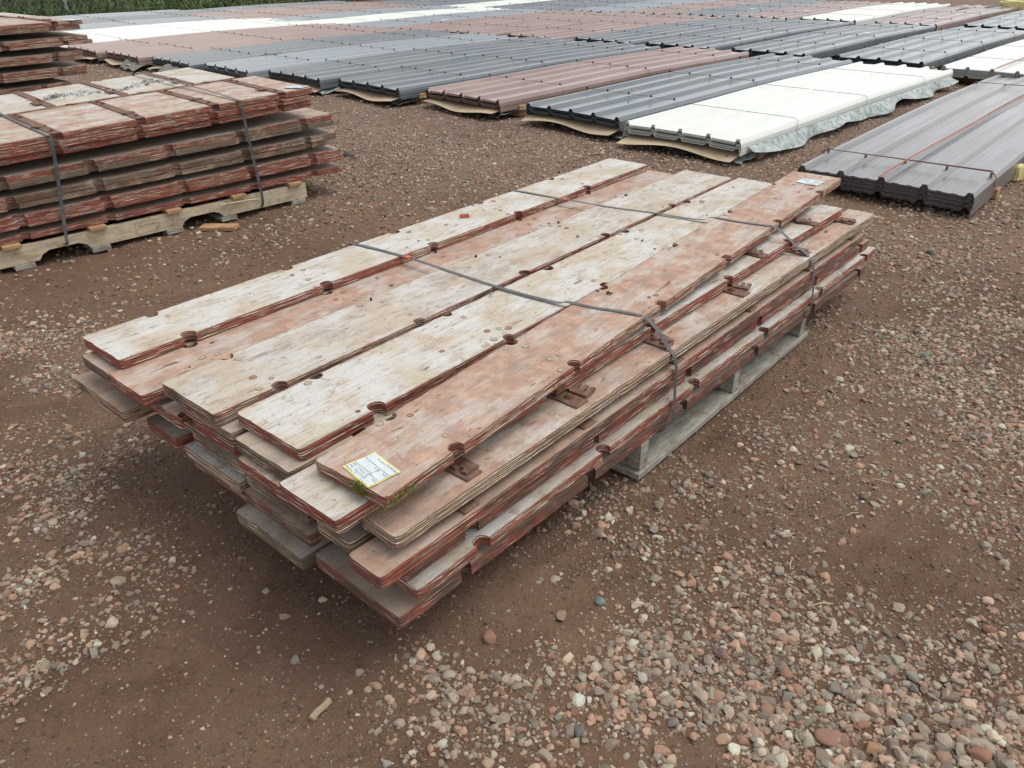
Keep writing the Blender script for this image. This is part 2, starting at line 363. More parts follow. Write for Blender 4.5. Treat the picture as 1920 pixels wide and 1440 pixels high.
# ------------------------------------------------------------------ gravel
DENSE = [(0.52, 1.14, 0.3, 1), (0.73, 1.07, 0.33, 1), (0.35, 1.18, 0.2, 1), (0.94, 1.14, 0.3, 0.9), (1.0, 1.04, 0.25, 1), (0.64, 1.33, 0.25, 0.95), (0.37, 1.34, 0.2, 0.8), (0.17, 1.23, 0.15, 0.7), (0.04, 1.08, 0.2, 0.7), (-0.11, 1.14, 0.2, 0.75), (-0.31, 1.07, 0.12, 0.5), (-0.22, 1.3, 0.12, 0.7), (0.53, 1.54, 0.2, 0.6), (0.41, 1.71, 0.2, 0.5), (0.27, 1.86, 0.15, 0.6), (0.77, 1.53, 0.2, 0.6), (0.85, 1.36, 0.2, 0.6), (1.09, 1.28, 0.22, 0.6), (1.73, 2.58, 0.3, 1), (1.74, 2.94, 0.3, 1), (1.75, 2.27, 0.25, 1), (2.33, 4.04, 0.5, 1), (2.3, 3.38, 0.5, 1), (2.2, 4.41, 0.4, 0.8), (1.51, 2.95, 0.2, 0.6), (2.82, 4.7, 0.5, 0.8), (1.26, 2.43, 0.2, 0.4), (1.36, 2.21, 0.2, 0.4), (1.53, 1.91, 0.2, 0.6), (0.86, 2.07, 0.2, 0.35), (0.86, 1.82, 0.2, 0.35), (-2.17, 3.16, 0.25, 0.8), (-2.0, 3.27, 0.2, 0.8), (-1.84, 2.75, 0.15, 0.7), (-1.62, 2.79, 0.1, 0.4), (-1.33, 2.18, 0.1, 0.7), (-1.39, 2.03, 0.12, 0.8), (-1.39, 1.86, 0.12, 0.8), (-1.16, 1.71, 0.1, 0.7), (-1.32, 1.57, 0.12, 0.8), (-1.01, 1.43, 0.1, 0.7), (-1.14, 1.36, 0.1, 0.8), (-1.18, 1.26, 0.1, 0.8), (-1.63, 2.03, 0.15, 0.6), (-1.02, 1.58, 0.1, 0.5), (-0.56, 1.15, 0.06, 0.8), (-0.81, 1.73, 0.08, 0.4), (-1.26, 5.78, 0.5, 0.8), (-0.71, 6.8, 0.7, 0.8), (-0.02, 6.97, 0.7, 0.7), (-1.42, 4.55, 0.25, 0.5), (0.56, 6.54, 0.5, 0.7), (-1.6, 4.1, 0.2, 0.4), (-1.24, 7.26, 0.7, 0.8), (1.41, 5.97, 0.3, 0.8), (-1.54, 7.28, 0.6, 0.7), (-1.91, 3.51, 0.2, 0.3), (-1.42, 5.1, 0.2, 0.5)]
BARE = [(-1.05, 4.0, .35), (-.9, 3.6, .3), (-1.3, 3.15, .35), (-1.6, 3.7, .35), (-1.0, 2.35, .22), (-1.25, 2.6, .2), (-.75, 1.75, .2), (-0.72, 1.26, 0.35), (-0.01, 1.54, 0.1), (1.11, 1.59, 0.25), (0.4, 1.04, 0.08), (-0.42, 1.38, 0.15), (-0.43, 1.08, 0.15), (1.77, 3.4, 0.15), (-1.29, 3.13, 0.25), (-1.4, 2.42, 0.1), (0.93, 2.51, 0.2), (0.71, 2.2, 0.15)]
def density(x, y):
    wx = x+(fbm(x*5, y*5, 41, 3)-.5)*.18; wy = y+(fbm(x*5+9, y*5, 43, 3)-.5)*.18
    d = np.zeros_like(x)
    for cx, cy, rr, w in DENSE: d = np.maximum(d, w*np.exp(-(((wx-cx)**2+(wy-cy)**2)/rr**2)**1.5))
    p = np.clip((fbm(x*3.5, y*3.5, 51, 4)-.42)*3, 0, 1)
    d = np.maximum(d, (.26+.24*np.clip((x-.1)*2.2, 0, 1))*p+.05*np.clip((x-.1)*2.2, 0, 1))
    d = np.maximum(d, np.where(y > 4.5, .35+.3*p, 0)*np.clip((y-4.2)/1.5, 0, 1))
    for cx, cy, rr in BARE: d = d*(1-.92*np.exp(-(((wx-cx)**2+(wy-cy)**2)/rr**2)**1.5))
    return d
PAL = np.array([(.255, .24, .205), (.34, .315, .27), (.21, .19, .165), (.27, .265, .22), (.40, .31, .245), (.33, .22, .17), (.50, .46, .39), (.29, .17, .13), (.21, .215, .20), (.36, .25, .19)])
PW = np.array([.17, .17, .09, .10, .14, .10, .08, .035, .045, .09]); PW /= PW.sum()
def view_ok(x, y):
    return (np.abs(x) < .78*(y+.55)) & (y > .8)
def scatter(n, y0, y1, keep, smed, ssig, smin, smax, dens_pow=1.0):
    # points spread evenly over the visible wedge between two distances
    yy = y0+(y1-y0)*rng.random(n*1); xx = (rng.random(n)*2-1)*.78*(y1+.55)
    ok = view_ok(xx, yy); xx, yy = xx[ok], yy[ok]
    k = rng.random(len(xx)) < keep(xx, yy); xx, yy = xx[k], yy[k]
    s = np.clip(np.exp(rng.normal(math.log(smed), ssig, len(xx))), smin, smax)
    return xx, yy, s
parts = []
parts.append(scatter(120000, .85, 3.2, lambda x, y: np.clip(density(x, y)**1.3*1.05, 0, 1), .0063, .48, .0025, .019))
parts.append(scatter(150000, .85, 3.2, lambda x, y: .10+.6*density(x, y), .0030, .4, .0015, .006))
parts.append(scatter(150000, 3.2, 7.0, lambda x, y: density(x, y)*.7+.03, .0080, .42, .004, .020))
parts.append(scatter(120000, 7.0, 14.0, lambda x, y: .2+.5*density(x, y), .0105, .35, .006, .022))
xs = np.concatenate([p[0] for p in parts]); ys = np.concatenate([p[1] for p in parts]); ss = np.concatenate([p[2] for p in parts])
ss = ss*(1+.25*np.exp(-(((xs-.75)/.55)**2+((ys-1.0)/.3)**2)))
def stone_mesh(seed, sub=2, ang=.5):
    import bmesh
    r = np.random.default_rng(seed); bm = bmesh.new(); bmesh.ops.create_icosphere(bm, subdivisions=sub, radius=1)
    planes = [(Vector(r.normal(size=3)).normalized(), r.uniform(.45, .82)) for _ in range(int(7+6*ang))]
    for q in bm.verts:
        for nrm, dd in planes:
            k = q.co.dot(nrm)-dd
            if k > 0: q.co -= nrm*k*.92
    me = bpy.data.meshes.new('pebble_shape'); bm.to_mesh(me); bm.free(); me.materials.append(STONE)
    me.polygons.foreach_set('use_smooth', [sub > 2]*len(me.polygons)); return me
src = bpy.data.collections.new('pebble_shapes')
for k in range(12):
    o = bpy.data.objects.new('pebble_shape', stone_mesh(100+k, 2, (k % 3)/2+.4)); src.objects.link(o)
def gn_scatter(name, x, y, z, s, flat, tint, var, material_label, rot=None):
    n = len(x); me = bpy.data.meshes.new(name); me.vertices.add(n)
    me.vertices.foreach_set('co', np.stack([x, y, z], 1).ravel().astype(np.float32))
    def at(nm, ty, data, key):
        a = me.attributes.new(nm, ty, 'POINT'); a.data.foreach_set(key, data.ravel().astype(np.float32 if ty != 'INT' else np.int32))
    if rot is None: rot = np.stack([rng.normal(0, .25, n), rng.normal(0, .25, n), rng.random(n)*6.283], 1)
    at('rot', 'FLOAT_VECTOR', rot, 'vector')
    el = rng.uniform(.72, 1.35, n)
    at('scl', 'FLOAT_VECTOR', np.stack([s*el, s/np.sqrt(el), s*flat], 1), 'vector')
    at('tint', 'FLOAT_COLOR', np.concatenate([tint, np.ones((n, 1))], 1), 'color'); at('var', 'INT', var, 'value')
    o = link(name, me)
    g = bpy.data.node_groups.new(name, 'GeometryNodeTree')
    g.interface.new_socket('Geometry', in_out='INPUT', socket_type='NodeSocketGeometry'); g.interface.new_socket('Geometry', in_out='OUTPUT', socket_type='NodeSocketGeometry')
    N = g.nodes; a = N.new('NodeGroupInput'); b = N.new('NodeGroupOutput'); io = N.new('GeometryNodeInstanceOnPoints'); ci = N.new('GeometryNodeCollectionInfo')
    ci.inputs['Collection'].default_value = src; ci.inputs['Separate Children'].default_value = True; ci.inputs['Reset Children'].default_value = True
    def na(nm, ty):
        q = N.new('GeometryNodeInputNamedAttribute'); q.data_type = ty; q.inputs['Name'].default_value = nm; return q.outputs['Attribute']
    L = g.links
    L.new(a.outputs[0], io.inputs['Points']); L.new(ci.outputs[0], io.inputs['Instance']); io.inputs['Pick Instance'].default_value = True
    L.new(na('var', 'INT'), io.inputs['Instance Index']); L.new(na('rot', 'FLOAT_VECTOR'), io.inputs['Rotation']); L.new(na('scl', 'FLOAT_VECTOR'), io.inputs['Scale'])
    L.new(io.outputs[0], b.inputs[0])
    md = o.modifiers.new('scatter', 'NODES'); md.node_group = g
    return tag(o, material_label, kind='stuff')
n = len(xs); tint = np.clip(PAL[rng.choice(len(PAL), n, p=PW)]*rng.uniform(.95, 1.85, (n, 1))*np.array([1.08, .99, .90]), 0, .75)
muddy = (rng.random(n)[:, None]**1.5)*.45; tint = tint*(1-muddy)+np.array([.21, .14, .105])*muddy
flat = rng.uniform(.5, .85, n)
gn_scatter('gravel', xs, ys, gh(xs, ys)+ss*flat*rng.uniform(-.12, .48, n), ss, flat, tint, rng.integers(0, 12, n), 'grey, tan and pink pebbles scattered over the mud')
# crumbs of soil
x, y, s = scatter(170000, .85, 3.6, lambda x, y: .08+.6*np.clip((fbm(x*2.2+3, y*2.2, 61, 3)-.45)*4, 0, 1), .0028, .42, .0013, .008)
x2, y2, s2 = scatter(50000, 3.6, 7.5, lambda x, y: .06+.5*np.clip((fbm(x*2.2+3, y*2.2, 61, 3)-.45)*4, 0, 1), .006, .4, .003, .014)
x = np.concatenate([x, x2]); y = np.concatenate([y, y2]); s = np.concatenate([s, s2]); n = len(x)
tint = np.array([.18, .12, .088])*rng.uniform(.65, 1.3, (n, 1)); fl = rng.uniform(.5, .8, n)
gn_scatter('soil_crumbs', x, y, gh(x, y)+s*fl*.25, s, fl, tint, rng.integers(0, 12, n), 'brown crumbs of dried mud lying on the yard')

# ------------------------------------------------------------------ big stones that stand out
ROCKS = [(-.061, 1.364, .022, 'pink', 'long pink stone near the front corner of the near board stack'),
 (.228, 1.482, .017, 'blue', 'rounded blue grey stone lying alone in front of the near stack'),
 (.120, 1.428, .019, 'tan', 'squarish tan stone beside a bare mud patch near the stack'),
 (.138, 1.092, .017, 'dkgrey', 'dark greenish grey stone near the bottom edge of the gravel patch'),
 (.641, 1.248, .021, 'salmon', 'salmon coloured rounded block in the thick gravel at lower right'),
 (.502, 1.306, .018, 'mauve', 'mauve stone half buried left of the salmon block'),
 (.915, 1.276, .021, 'cream', 'upright pale mottled stone at the right edge of the gravel bank'),
 (.687, 1.073, .026, 'pink', 'long slanted pink stone in the thick gravel at bottom right'),
 (.765, 1.045, .019, 'orange', 'orange tan stone just right of the long slanted pink stone'),
 (1.721, 2.836, .022, 'green', 'flat greenish grey stone on the pale gravel band at right'),
 (2.334, 4.06, .034, 'dkgrey', 'dark pointed stone in the gravel near the warm grey sheets'),
 (2.116, 3.645, .020, 'dkgrey', 'small dark flat stone on the gravel right of the stack'),
 (.98, 1.024, .024, 'salmon', 'large salmon stone near the bottom right corner'),
 (-1.322, 6.486, .04, 'dkbrown', 'dark lump of stone beside the far end of the left stack')]
RC = dict(pink=(.40, .23, .17), blue=(.27, .30, .30), tan=(.42, .32, .22), dkgrey=(.19, .19, .165), salmon=(.40, .22, .15), mauve=(.28, .18, .16), cream=(.44, .40, .31), orange=(.46, .28, .16), green=(.22, .25, .20), dkbrown=(.12, .10, .085))
RM = {k: mat_rock('rock_'+k, c) for k, c in RC.items()}
for k, (x, y, s, c, lab) in enumerate(ROCKS):
    me = stone_mesh(300+k, 3, .6); me.materials.clear(); me.materials.append(RM[c]); 
    if c == 'dkgrey' and s > .03: pass
    o = link('stone', me); el = random.uniform(1.0, 1.45)
    o.scale = (s*el, s/el**.3, s*.72); o.rotation_euler = (random.uniform(-.2, .2), random.uniform(-.2, .2), random.uniform(0, 3.1))
    o.location = (x, y, float(gh(x, y))+s*.34); tag(o, lab, 'stone')

# ------------------------------------------------------------------ boards
def smooth_noise1(n, step, seed, per=False):
    r = np.random.default_rng(seed); m = max(3, int(n/step)+2); k = r.random(m); t = np.linspace(0, m-1.001, n); i = t.astype(int); f = t-i; f = f*f*(3-2*f)
    return k[i]*(1-f)+k[i+1]*f
def board_mesh(L, Wd, T, notch, seed, step=.016, plies=True, chip=1.0, NR=.021):
    r = np.random.default_rng(seed); out = []   # (x, y, nx, ny, isnotch)
    def edge(x0, x1, y, ny):
        sgn = 1 if x1 > x0 else -1
        ns = sorted([q for q in notch], reverse=(sgn < 0)); x = x0; nr0 = NR
        for q in ns+[None]:
            nr = nr0*r.uniform(.85, 1.15); dep = r.uniform(.004, .013); hw = math.sqrt(nr**2-dep**2); nj = r.uniform(.0004, .0022)
            e = (q-sgn*hw) if q is not None else x1
            m = max(2, int(abs(e-x)/step))
            for k in range(m): out.append((x+(e-x)*k/m, y, 0, ny, 0))
            if q is None: break
            cy = y-ny*dep
            for k in range(8):
                # sweep the part of the circle that lies inside the board
                ph = math.asin(dep/nr); a_ = math.pi-ph+(math.pi+2*ph)*k/8     # in frame: +y outward
                ux = math.cos(a_); uy = math.sin(a_)
                rj = nr+(r.uniform(-nj, nj) if 0 < k < 8 else 0); px = q+sgn*rj*ux; py = cy+ny*rj*uy
                out.append((px, py, (-sgn*ux*.5) if k else 0, (-ny*uy*.5) if k else ny, 1))
            x = q+sgn*hw
    edge(0, L, 0, -1)
    cr = .010
    m = max(3, int(Wd/step))
    for k in range(m): out.append((L, Wd*(k+.0)/m, 1, 0, 0))
    edge(L, 0, Wd, 1)
    for k in range(m): out.append((0, Wd-Wd*k/m, -1, 0, 0))
    P = np.array(out); n = len(P)
    # round the four corners
    for k in range(n):
        x, y = P[k, :2]
        for cxx in (0, L):
            for cyy in (0, Wd):
                d = math.hypot(x-cxx, y-cyy)
                if d < .004: P[k, 0] += (cr*.35 if cxx == 0 else -cr*.35); P[k, 1] += (cr*.35 if cyy == 0 else -cr*.35)
    wear = (smooth_noise1(n, 2, seed+1)-.3)*.0018*chip + np.clip(smooth_noise1(n, 2.4, seed+2)-.80, 0, 1)*.010*chip
    wear = np.clip(wear, -.0004, .006)
    if plies:
        lv = [0, -.0018]; nn = max(3, int(round(T/.0062))); lv += [-.0018-(T-.0036)*k/nn for k in range(1, nn+1)]+[-T]
    else: lv = [0, -.002, -T+.002, -T]
    V = []
    for li, z in enumerate(lv):
        if li == 0: ins = .0018+wear*1.4+np.clip(smooth_noise1(n, 1.3, seed+5)-.6, 0, 1)*.006*chip
        elif li == len(lv)-1: ins = .003+wear*.5
        elif plies: ins = (.0012 if li % 2 else 0)+np.clip(smooth_noise1(n, 2.2, seed+10+li)-.5, 0, 1)*.004*chip+wear*(1-.6*li/len(lv))
        else: ins = wear
        V.append(np.stack([P[:, 0]-P[:, 2]*ins, P[:, 1]-P[:, 3]*ins, np.full(n, z)], 1))
    V = np.concatenate(V); nl = len(lv); F = []; mi = []
    for base, flip in ((0, False), ((nl-1)*n, True)):
        c2 = [Vector((float(p[0]), float(p[1]))) for p in V[base:base+n]]
        vo, eo, fo, ov, oe, of = delaunay_2d_cdt(c2, [(k, (k+1) % n) for k in range(n)], [list(range(n))], 1, 1e-7)
        mp = []
        for q, src_ in zip(vo, ov):
            if src_: mp.append(base+src_[0])
            else: V = np.vstack([V, [[q.x, q.y, lv[0] if not flip else lv[-1]]]]); mp.append(len(V)-1)
        for t3 in fo:
            t3 = [mp[q] for q in t3]
            F.append(tuple(t3[::-1]) if flip else tuple(t3)); mi.append(0)
    for l in range(nl-1):
        for k in range(n):
            j = (k+1) % n; F.append((l*n+k, (l+1)*n+k, (l+1)*n+j, l*n+j)); mi.append(1)
    me = mesh('board', V, F, mi); me.materials.append(FACE); me.materials.append(EDGE); return me

TH = math.radians(49.0); UU = Vector((math.cos(TH), math.sin(TH), 0)); VV = Vector((-UU.y, UU.x, 0)); OO = Vector((-.25, 1.27, 0))
def P3(u, v, z): q = OO+UU*u+VV*v; return Vector((q.x, q.y, z))

# shared small parts
mb = MB(); n_ = 12
def disc(mb, r0, r1, z, m):
    v = [(r0*math.cos(6.2832*k/n_), r0*math.sin(6.2832*k/n_), z) for k in range(n_)]+[(r1*math.cos(6.2832*k/n_), r1*math.sin(6.2832*k/n_), z) for k in range(n_)]
    mb.add(v, [(k, (k+1) % n_, n_+(k+1) % n_, n_+k) for k in range(n_)], m)
def plug_mesh(matc, r, rim=.16, part=1.0):
    mb = MB(); nn = n_
    mb.add([(r*math.cos(6.2832*k/nn), r*math.sin(6.2832*k/nn), .0006) for k in range(nn)], [tuple(range(nn))], 0)
    v = []
    for rr, z in ((r, .0006), (r*(1+rim*.4), .0013), (r*(1+rim), 0.0)): v += [(rr*math.cos(6.2832*k/nn), rr*math.sin(6.2832*k/nn), z) for k in range(nn)]
    kk = int(nn*part)
    mb.add(v, [(l*nn+k, l*nn+(k+1) % nn, (l+1)*nn+(k+1) % nn, (l+1)*nn+k) for l in range(2) for k in range(kk)], 1)
    return mb.me('bolt_plug', [matc, RIM])
PLUGS = [plug_mesh(PLUG, .0095), plug_mesh(PLUGL, .0105, .12, .6), plug_mesh(RIM, .0055), plug_mesh(PLUGL, .009, .2, .55)]
def bolt_mesh(r=.011, h=.007):
    mb = MB(); mb.cyl((0, 0, 0), r*1.35, .002, 12); mb.cyl((0, 0, .002), r, h-.002, 6); mb.cyl((0, 0, h), r*.55, .003, 8); return mb.me('bolt', RUSTB)
BOLT = bolt_mesh()
def hook_poly(kind=0):
    if kind == 0:   # comb shaped plate with two open slots
        return [(0, 0), (.045, 0), (.045, .012), (.018, .012), (.016, .019), (.045, .019), (.045, .031), (.018, .031), (.016, .038), (.045, .040), (.043, .054), (.006, .052), (0, .045)]
    return [(0, 0), (.05, -.004), (.074, .012), (.078, .03), (.066, .036), (.06, .024), (.05, .022), (.046, .034), (.034, .036), (.03, .024), (.02, .024), (.016, .036), (.004, .036)]
def bar_mesh(ln, w=.052, t=.006):
    mb = MB(); mb.box((-w/2, 0, 0), (w/2, ln, t), bev=.0012); return mb.me('cross_bar', RUST)
HOOKS = []
for k in (0, 1):
    mb = MB(); mb.prism(hook_poly(k), 0, .0055); HOOKS.append(mb.me('hook_plate', RUST))
BARS = {}
def add_bracket(board, x, y0, ln, hook=None, hooky=.1, bolts=(.03,), hang=0.0, flip=False):
    if ln not in BARS: BARS[ln] = bar_mesh(ln)
    b = link('cross_bar', BARS[ln], board); b.location = (x, y0, .0004); b.rotation_euler = (0, 0, random.uniform(-.02, .02))
    for q in bolts:
        o = link('bolt', BOLT, b); o.location = (random.uniform(-.006, .006), q, .006)
    if hook is not None:
        h = link('hook_plate', HOOKS[hook], b); h.location = (-.02 if not flip else .03, hooky, .0062); h.scale = (1.2, 1.2, 1.3); h.rotation_euler = (0, 0, random.uniform(-.25, .35)+(1.57 if hook == 1 else 0)+hang)
    return b

def board(name, u0, vR, Wd, L, zt, T, col, drift=0.0, tilt=0.0, notches=None, seed=1, step=.016, plugs=0, chip=1.0, label='', group=None, cat='board', ends=None, n0=.22, dn=.52):
    if notches is None: notches = [n0+dn*k for k in range(8) if n0+dn*k < L-.06]
    me = board_mesh(L, Wd, T, notches, seed, step, True, chip)
    o = link(name, me); o.location = P3(u0, vR, zt); o.rotation_euler = Euler((0, -math.atan(tilt/L), TH+math.atan(drift/L)))
    o.color = col; tag(o, label, cat, group)
    if plugs:
        r = random.Random(seed)
        for nq in notches:
            for yy, sg in ((0, 1), (Wd, -1)):
                for dx, dy, kk in ((-.045, .018, 1), (.045, .05, 0), (.015, .062, 3), (-.02, .085, 0)):
                    if r.random() < plugs*(.8 if kk else .6):
                        p = link('bolt_plug', PLUGS[kk if r.random() < .7 else r.randrange(4)], o); p.location = (nq+dx+r.uniform(-.012, .012), yy+sg*(dy+r.uniform(-.008, .012)), .0004); p.rotation_euler = (0, 0, r.uniform(0, 6.28)); s = r.uniform(.75, 1.1); p.scale = (s, s, 1)
        for k in range(int(9*plugs)):
            p = link('bolt_plug', PLUGS[r.choice((2, 2, 0, 3))], o); p.location = (r.uniform(.1, L-.1), r.uniform(.03, Wd-.03), .0004); s = r.uniform(.6, 1.0); p.scale = (s, s*r.uniform(.7, 1), 1)
    return o
G = 'boards strapped in the near stack'
#            name,u0,vR,W,L,zt,T,(tone,paint,dirt,1),drift,tilt
BD = {}
def B(key, *a, **k): BD[key] = board('board', *a, group=G, seed=len(BD)*31+5, **k)
B('G1', -.06, 1.102, .247, 2.84, .475, .030, (.0, .75, .35, 1), .011, plugs=.5, label='whitest board on the near stack, leftmost of its top layer')
B('G2', -.095, .915, .20, 2.90, .4435, .036, (.72, .85, .45, 1), .02, plugs=.6, n0=.25, label='rosy brown board sunk just right of the whitest top board')
B('G3', -.045, .625, .272, 2.86, .475, .038, (.24, .55, .7, 1), .02, plugs=.5, n0=.20, label='cream board in the middle of the top layer, grey stains on its near end')
B('G4', .004, .336, .272, 2.86, .470, .033, (.30, .85, .3, 1), .035, plugs=.5, n0=.25, label='cream spotted board second from the right in the top layer')
B('G5', .010, .035, .240, 3.02, .476, .031, (.68, .55, .5, 1), .155, .030, plugs=.5, n0=.235, dn=.5, chip=1.3, label='pinkish top board with label and moss at its near end, rightmost of the layer')
B('F1', -.09, 1.115, .20, 2.75, .435, .033, (.6, .35, .8, 1), label='board peeping out under the near end of the whitest top board')
B('F3', -.035, .575, .26, 2.8, .434, .033, (.2, .4, 1, 1), label='dark grey board end hidden under the middle of the top layer')
B('F4', -.04, .325, .235, 2.8, .434, .033, (.35, .2, .8, 1), label='pale board with striped ply edge under the cream spotted board')
B('F5', -.082, .10, .215, 2.87, .436, .033, (.42, .85, .35, 1), -.02, chip=.8, label='pale board with red edges jutting out below the labelled top board')
B('E1', -.115, 1.035, .335, 2.8, .352, .034, (.66, .35, .8, 1), label='wide tan board lowest at the left corner of the near stack')
B('E2', -.053, .815, .21, 2.75, .39, .034, (.5, .7, .6, 1), n0=.03, label='board end with a round bite under the middle of the near stack')
B('E3', -.03, .59, .215, 2.75, .39, .034, (.4, .8, .5, 1), label='red edged board end below the dark grey board end')
B('E4', -.055, .30, .24, 2.8, .39, .034, (.5, .9, .4, 1), label='red painted board end directly under the pale striped board')
B('E4b', -.05, .14, .145, 2.8, .39, .034, (.6, .15, .8, 1), label='narrow dirty board end left of the bracketed ledge board')
B('E5', .000, .004, .128, 2.95, .39, .034, (.55, .12, .55, 1), -.02, notches=[], label='long narrow ledge board carrying rusty brackets along the right side')
B('D2', 0.0, .86, .17, 2.75, .33, .034, (.5, .8, .5, 1), label='board buried in the fourth layer behind the red board ends')
B('D3', -.022, .582, .262, 2.75, .33, .034, (.18, .15, 1, 1), label='grey green mouldy board end in the middle of the near face')
B('D4', -.037, .284, .27, 2.75, .33, .034, (.2, .3, .95, 1), label='mouldy grey board end under the red painted board end')
B('D4b', -.035, .13, .13, 2.8, .33, .034, (.5, .1, .8, 1), label='gritty board end with pale ply lines above the two lowest boards')
B('D5', -.065, -.012, .118, 2.89, .33, .034, (.75, .9, .8, 1), -.015, notches=[], label='cream board with a clean red end, rightmost of the fourth layer down')
B('C1', -.085, 1.12, .24, 2.7, .30, .034, (.6, .6, .6, 1), label='board end directly under the wide tan board at the left corner')
B('C2', -.036, .925, .18, 2.7, .268, .036, (.62, 1.0, .2, 1), notches=[], chip=.4, label='short brick red board end with an olive tan top')
B('C3', -.034, .60, .29, 2.75, .264, .036, (.42, .1, .6, 1), label='tan board end with pale ply edge just above the bottom layer')
B('C4', -.04, .285, .29, 2.75, .264, .036, (.5, .5, .9, 1), label='brown split board end lying above the bottom left board')
B('C5', .03, .024, .24, 2.93, .262, .038, (.6, .95, .8, 1), -.04, chip=1.3, label='bright red edged board above the grey topped board on the right side')
B('B2', 0.0, .87, .20, 2.7, .216, .030, (.6, .95, .4, 1), label='red board end below the short brick red board')
B('B3', -.0, .60, .25, 2.75, .22, .03, (.4, .4, .6, 1), label='board hidden second from the bottom left of the near face')
B('B4', 0.05, .30, .28, 2.75, .22, .03, (.4, .4, .6, 1), label='board hidden second from the bottom behind the right corner')
B('B5', .033, -.012, .26, 2.96, .22, .030, (.02, .62, .5, 1), -.035, chip=1.8, label='grey white topped board with frayed striped edge, second from the bottom on the right')
B('A0', .02, .68, .30, 2.7, .16, .038, (.5, .7, .6, 1), label='bottom board deep under the left half of the near stack')
B('A1', -.042, .338, .307, 2.75, .16, .038, (.36, .1, .85, 1), label='bottom board with tan striped end, second from the right in the lowest layer')
B('A2', -.015, .006, .332, 2.91, .16, .038, (.45, .95, .95, 1), -.05, chip=.8, label='lowest and widest board at the right corner, dusty grey top and red side')
for q, hk in ((.27, 1), (.70, 0), (1.16, 1), (1.69, 0), (2.23, 1), (2.74, 1)):
    add_bracket(BD['E5'], q, .022, .26, hk, random.uniform(.0, .015), (.05,) if q < 1 else (.06, .16), 0, True)
for q in (.235, .71, 1.20, 1.72, 2.24, 2.72): add_bracket(BD['D5'], q+.06, .012, .1, 1, .03, (.03,), 0)
for q in (.24, .76, 1.28, 1.8, 2.32): add_bracket(BD['A2'], q, .01, .25, None, 0, (.05,))
add_bracket(BD['F5'], 2.56, .0, .12, 0, .02, (), .6); add_bracket(BD['F5'], 2.06, .0, .12, 0, .02, ())

# moss on the labelled board's corner
def tufts(board, pts, n, name='moss_patch'):
    mb = MB(); r = random.Random(5)
    for k in range(n):
        c = r.choice(pts); x = c[0]+r.gauss(0, c[3]); y = c[1]+r.gauss(0, c[4]); z = c[2]+r.gauss(0, .006)
        h = r.uniform(.004, .009); a = r.uniform(0, 6.28); t = r.uniform(0, 6.28); dx, dy = math.cos(a)*.0011, math.sin(a)*.0011
        mb.add([(x-dx, y-dy, z), (x+dx, y+dy, z), (x+math.cos(t)*h*.6, y+math.sin(t)*h*.6, z+h*r.uniform(-.2, 1))], [(0, 1, 2)])
    o = mb.build(name, MOSS, board); o['kind'] = 'stuff'
tufts(BD['G5'], [(-.002, .085, -.012, .003, .012), (.05, -.003, -.014, .03, .003), (.0, .09, -.006, .003, .008)], 1500)

# paper labels
def text_mesh(s, size, mat, name='print'):
    cu = bpy.data.curves.new(name, 'FONT'); cu.body = s; cu.size = size; cu.extrude = 0; cu.resolution_u = 1
    o = bpy.data.objects.new(name, cu); COL.objects.link(o); dg = bpy.context.evaluated_depsgraph_get(); dg.update()
    me = bpy.data.meshes.new_from_object(o.evaluated_get(dg)); bpy.data.objects.remove(o); me.materials.clear(); me.materials.append(mat); return me
def paper_label(w, h, full, label, border=True):
    root = bpy.data.objects.new('paper_label', None); COL.objects.link(root); tag(root, label, 'label')
    mb = MB(); nx = 10
    def sheet(x0, y0, x1, y1, z):
        v = [(x0+(x1-x0)*a/nx, y0+(y1-y0)*b/nx, z+.0008*math.sin(a*.9+b*.7)) for b in range(nx+1) for a in range(nx+1)]
        mb.add(v, [(b*(nx+1)+a, b*(nx+1)+a+1, (b+1)*(nx+1)+a+1, (b+1)*(nx+1)+a) for b in range(nx) for a in range(nx)])
    if border:
        sheet(0, 0, w, h, .001); mb.build('yellow_border', YEL, root); mb = MB(); m = .0035
        sheet(m, m, w-m, h-m, .0018); mb.build('white_panel', PAPER, root)
    else:
        sheet(0, 0, w, h, .001); mb.build('white_panel', PAPER, root)
    z = .0034
    def ln(x0, y0, x1, y1):
        q = MB(); q.box((x0, y0, z), (x1, y1, z+.0002)); q.build('printed_line', INK, root)
    def tx(s, x, y, sz, bold=False):
        o = link('printed_text', text_mesh(s, sz, INK), root); o.location = (x, y, z)
    if full:
        ln(.005, h*.66, w-.005, h*.66+.0008); ln(.005, h*.36, w*.64, h*.36+.0008); ln(w*.64, .005, w*.64+.0008, h*.66); ln(w*.64, h*.33, w-.005, h*.33+.0008)
        tx('Location', w*.30, h*.84, .009); tx('Re-Auction # ', w*.62, h*.86, .009); tx('Lot #', w*.52, h*.56, .008); tx('Item', w*.82, h*.56, .008); tx('Date', w*.82, h*.24, .008)
        tx('BOS  O', .008, h*.26, .008); tx('Video  O', .006, h*.16, .008); tx('Readout  O', .006, h*.06, .008); tx('Photos  O', w*.34, h*.24, .008); tx('Inspection  O', w*.30, h*.14, .008)
    else:
        tx('SG - 01', w*.12, h*.55, h*.32); tx('|||| |||||', w*.45, h*.12, h*.22); tx('0020', w*.62, h*.5, h*.2)
    return root
lb = paper_label(.108, .086, True, 'white lot label with yellow border on the near end of the pinkish top board')
lb.location = P3(.024, .200, .4768); lb.rotation_euler = (0, -.01, TH-math.radians(98))
lb = paper_label(.105, .085, False, 'small white label at the far end of the near stack', False)
lb.location = P3(2.825, .338, .5055); lb.rotation_euler = (0, -.01, TH-math.radians(95))

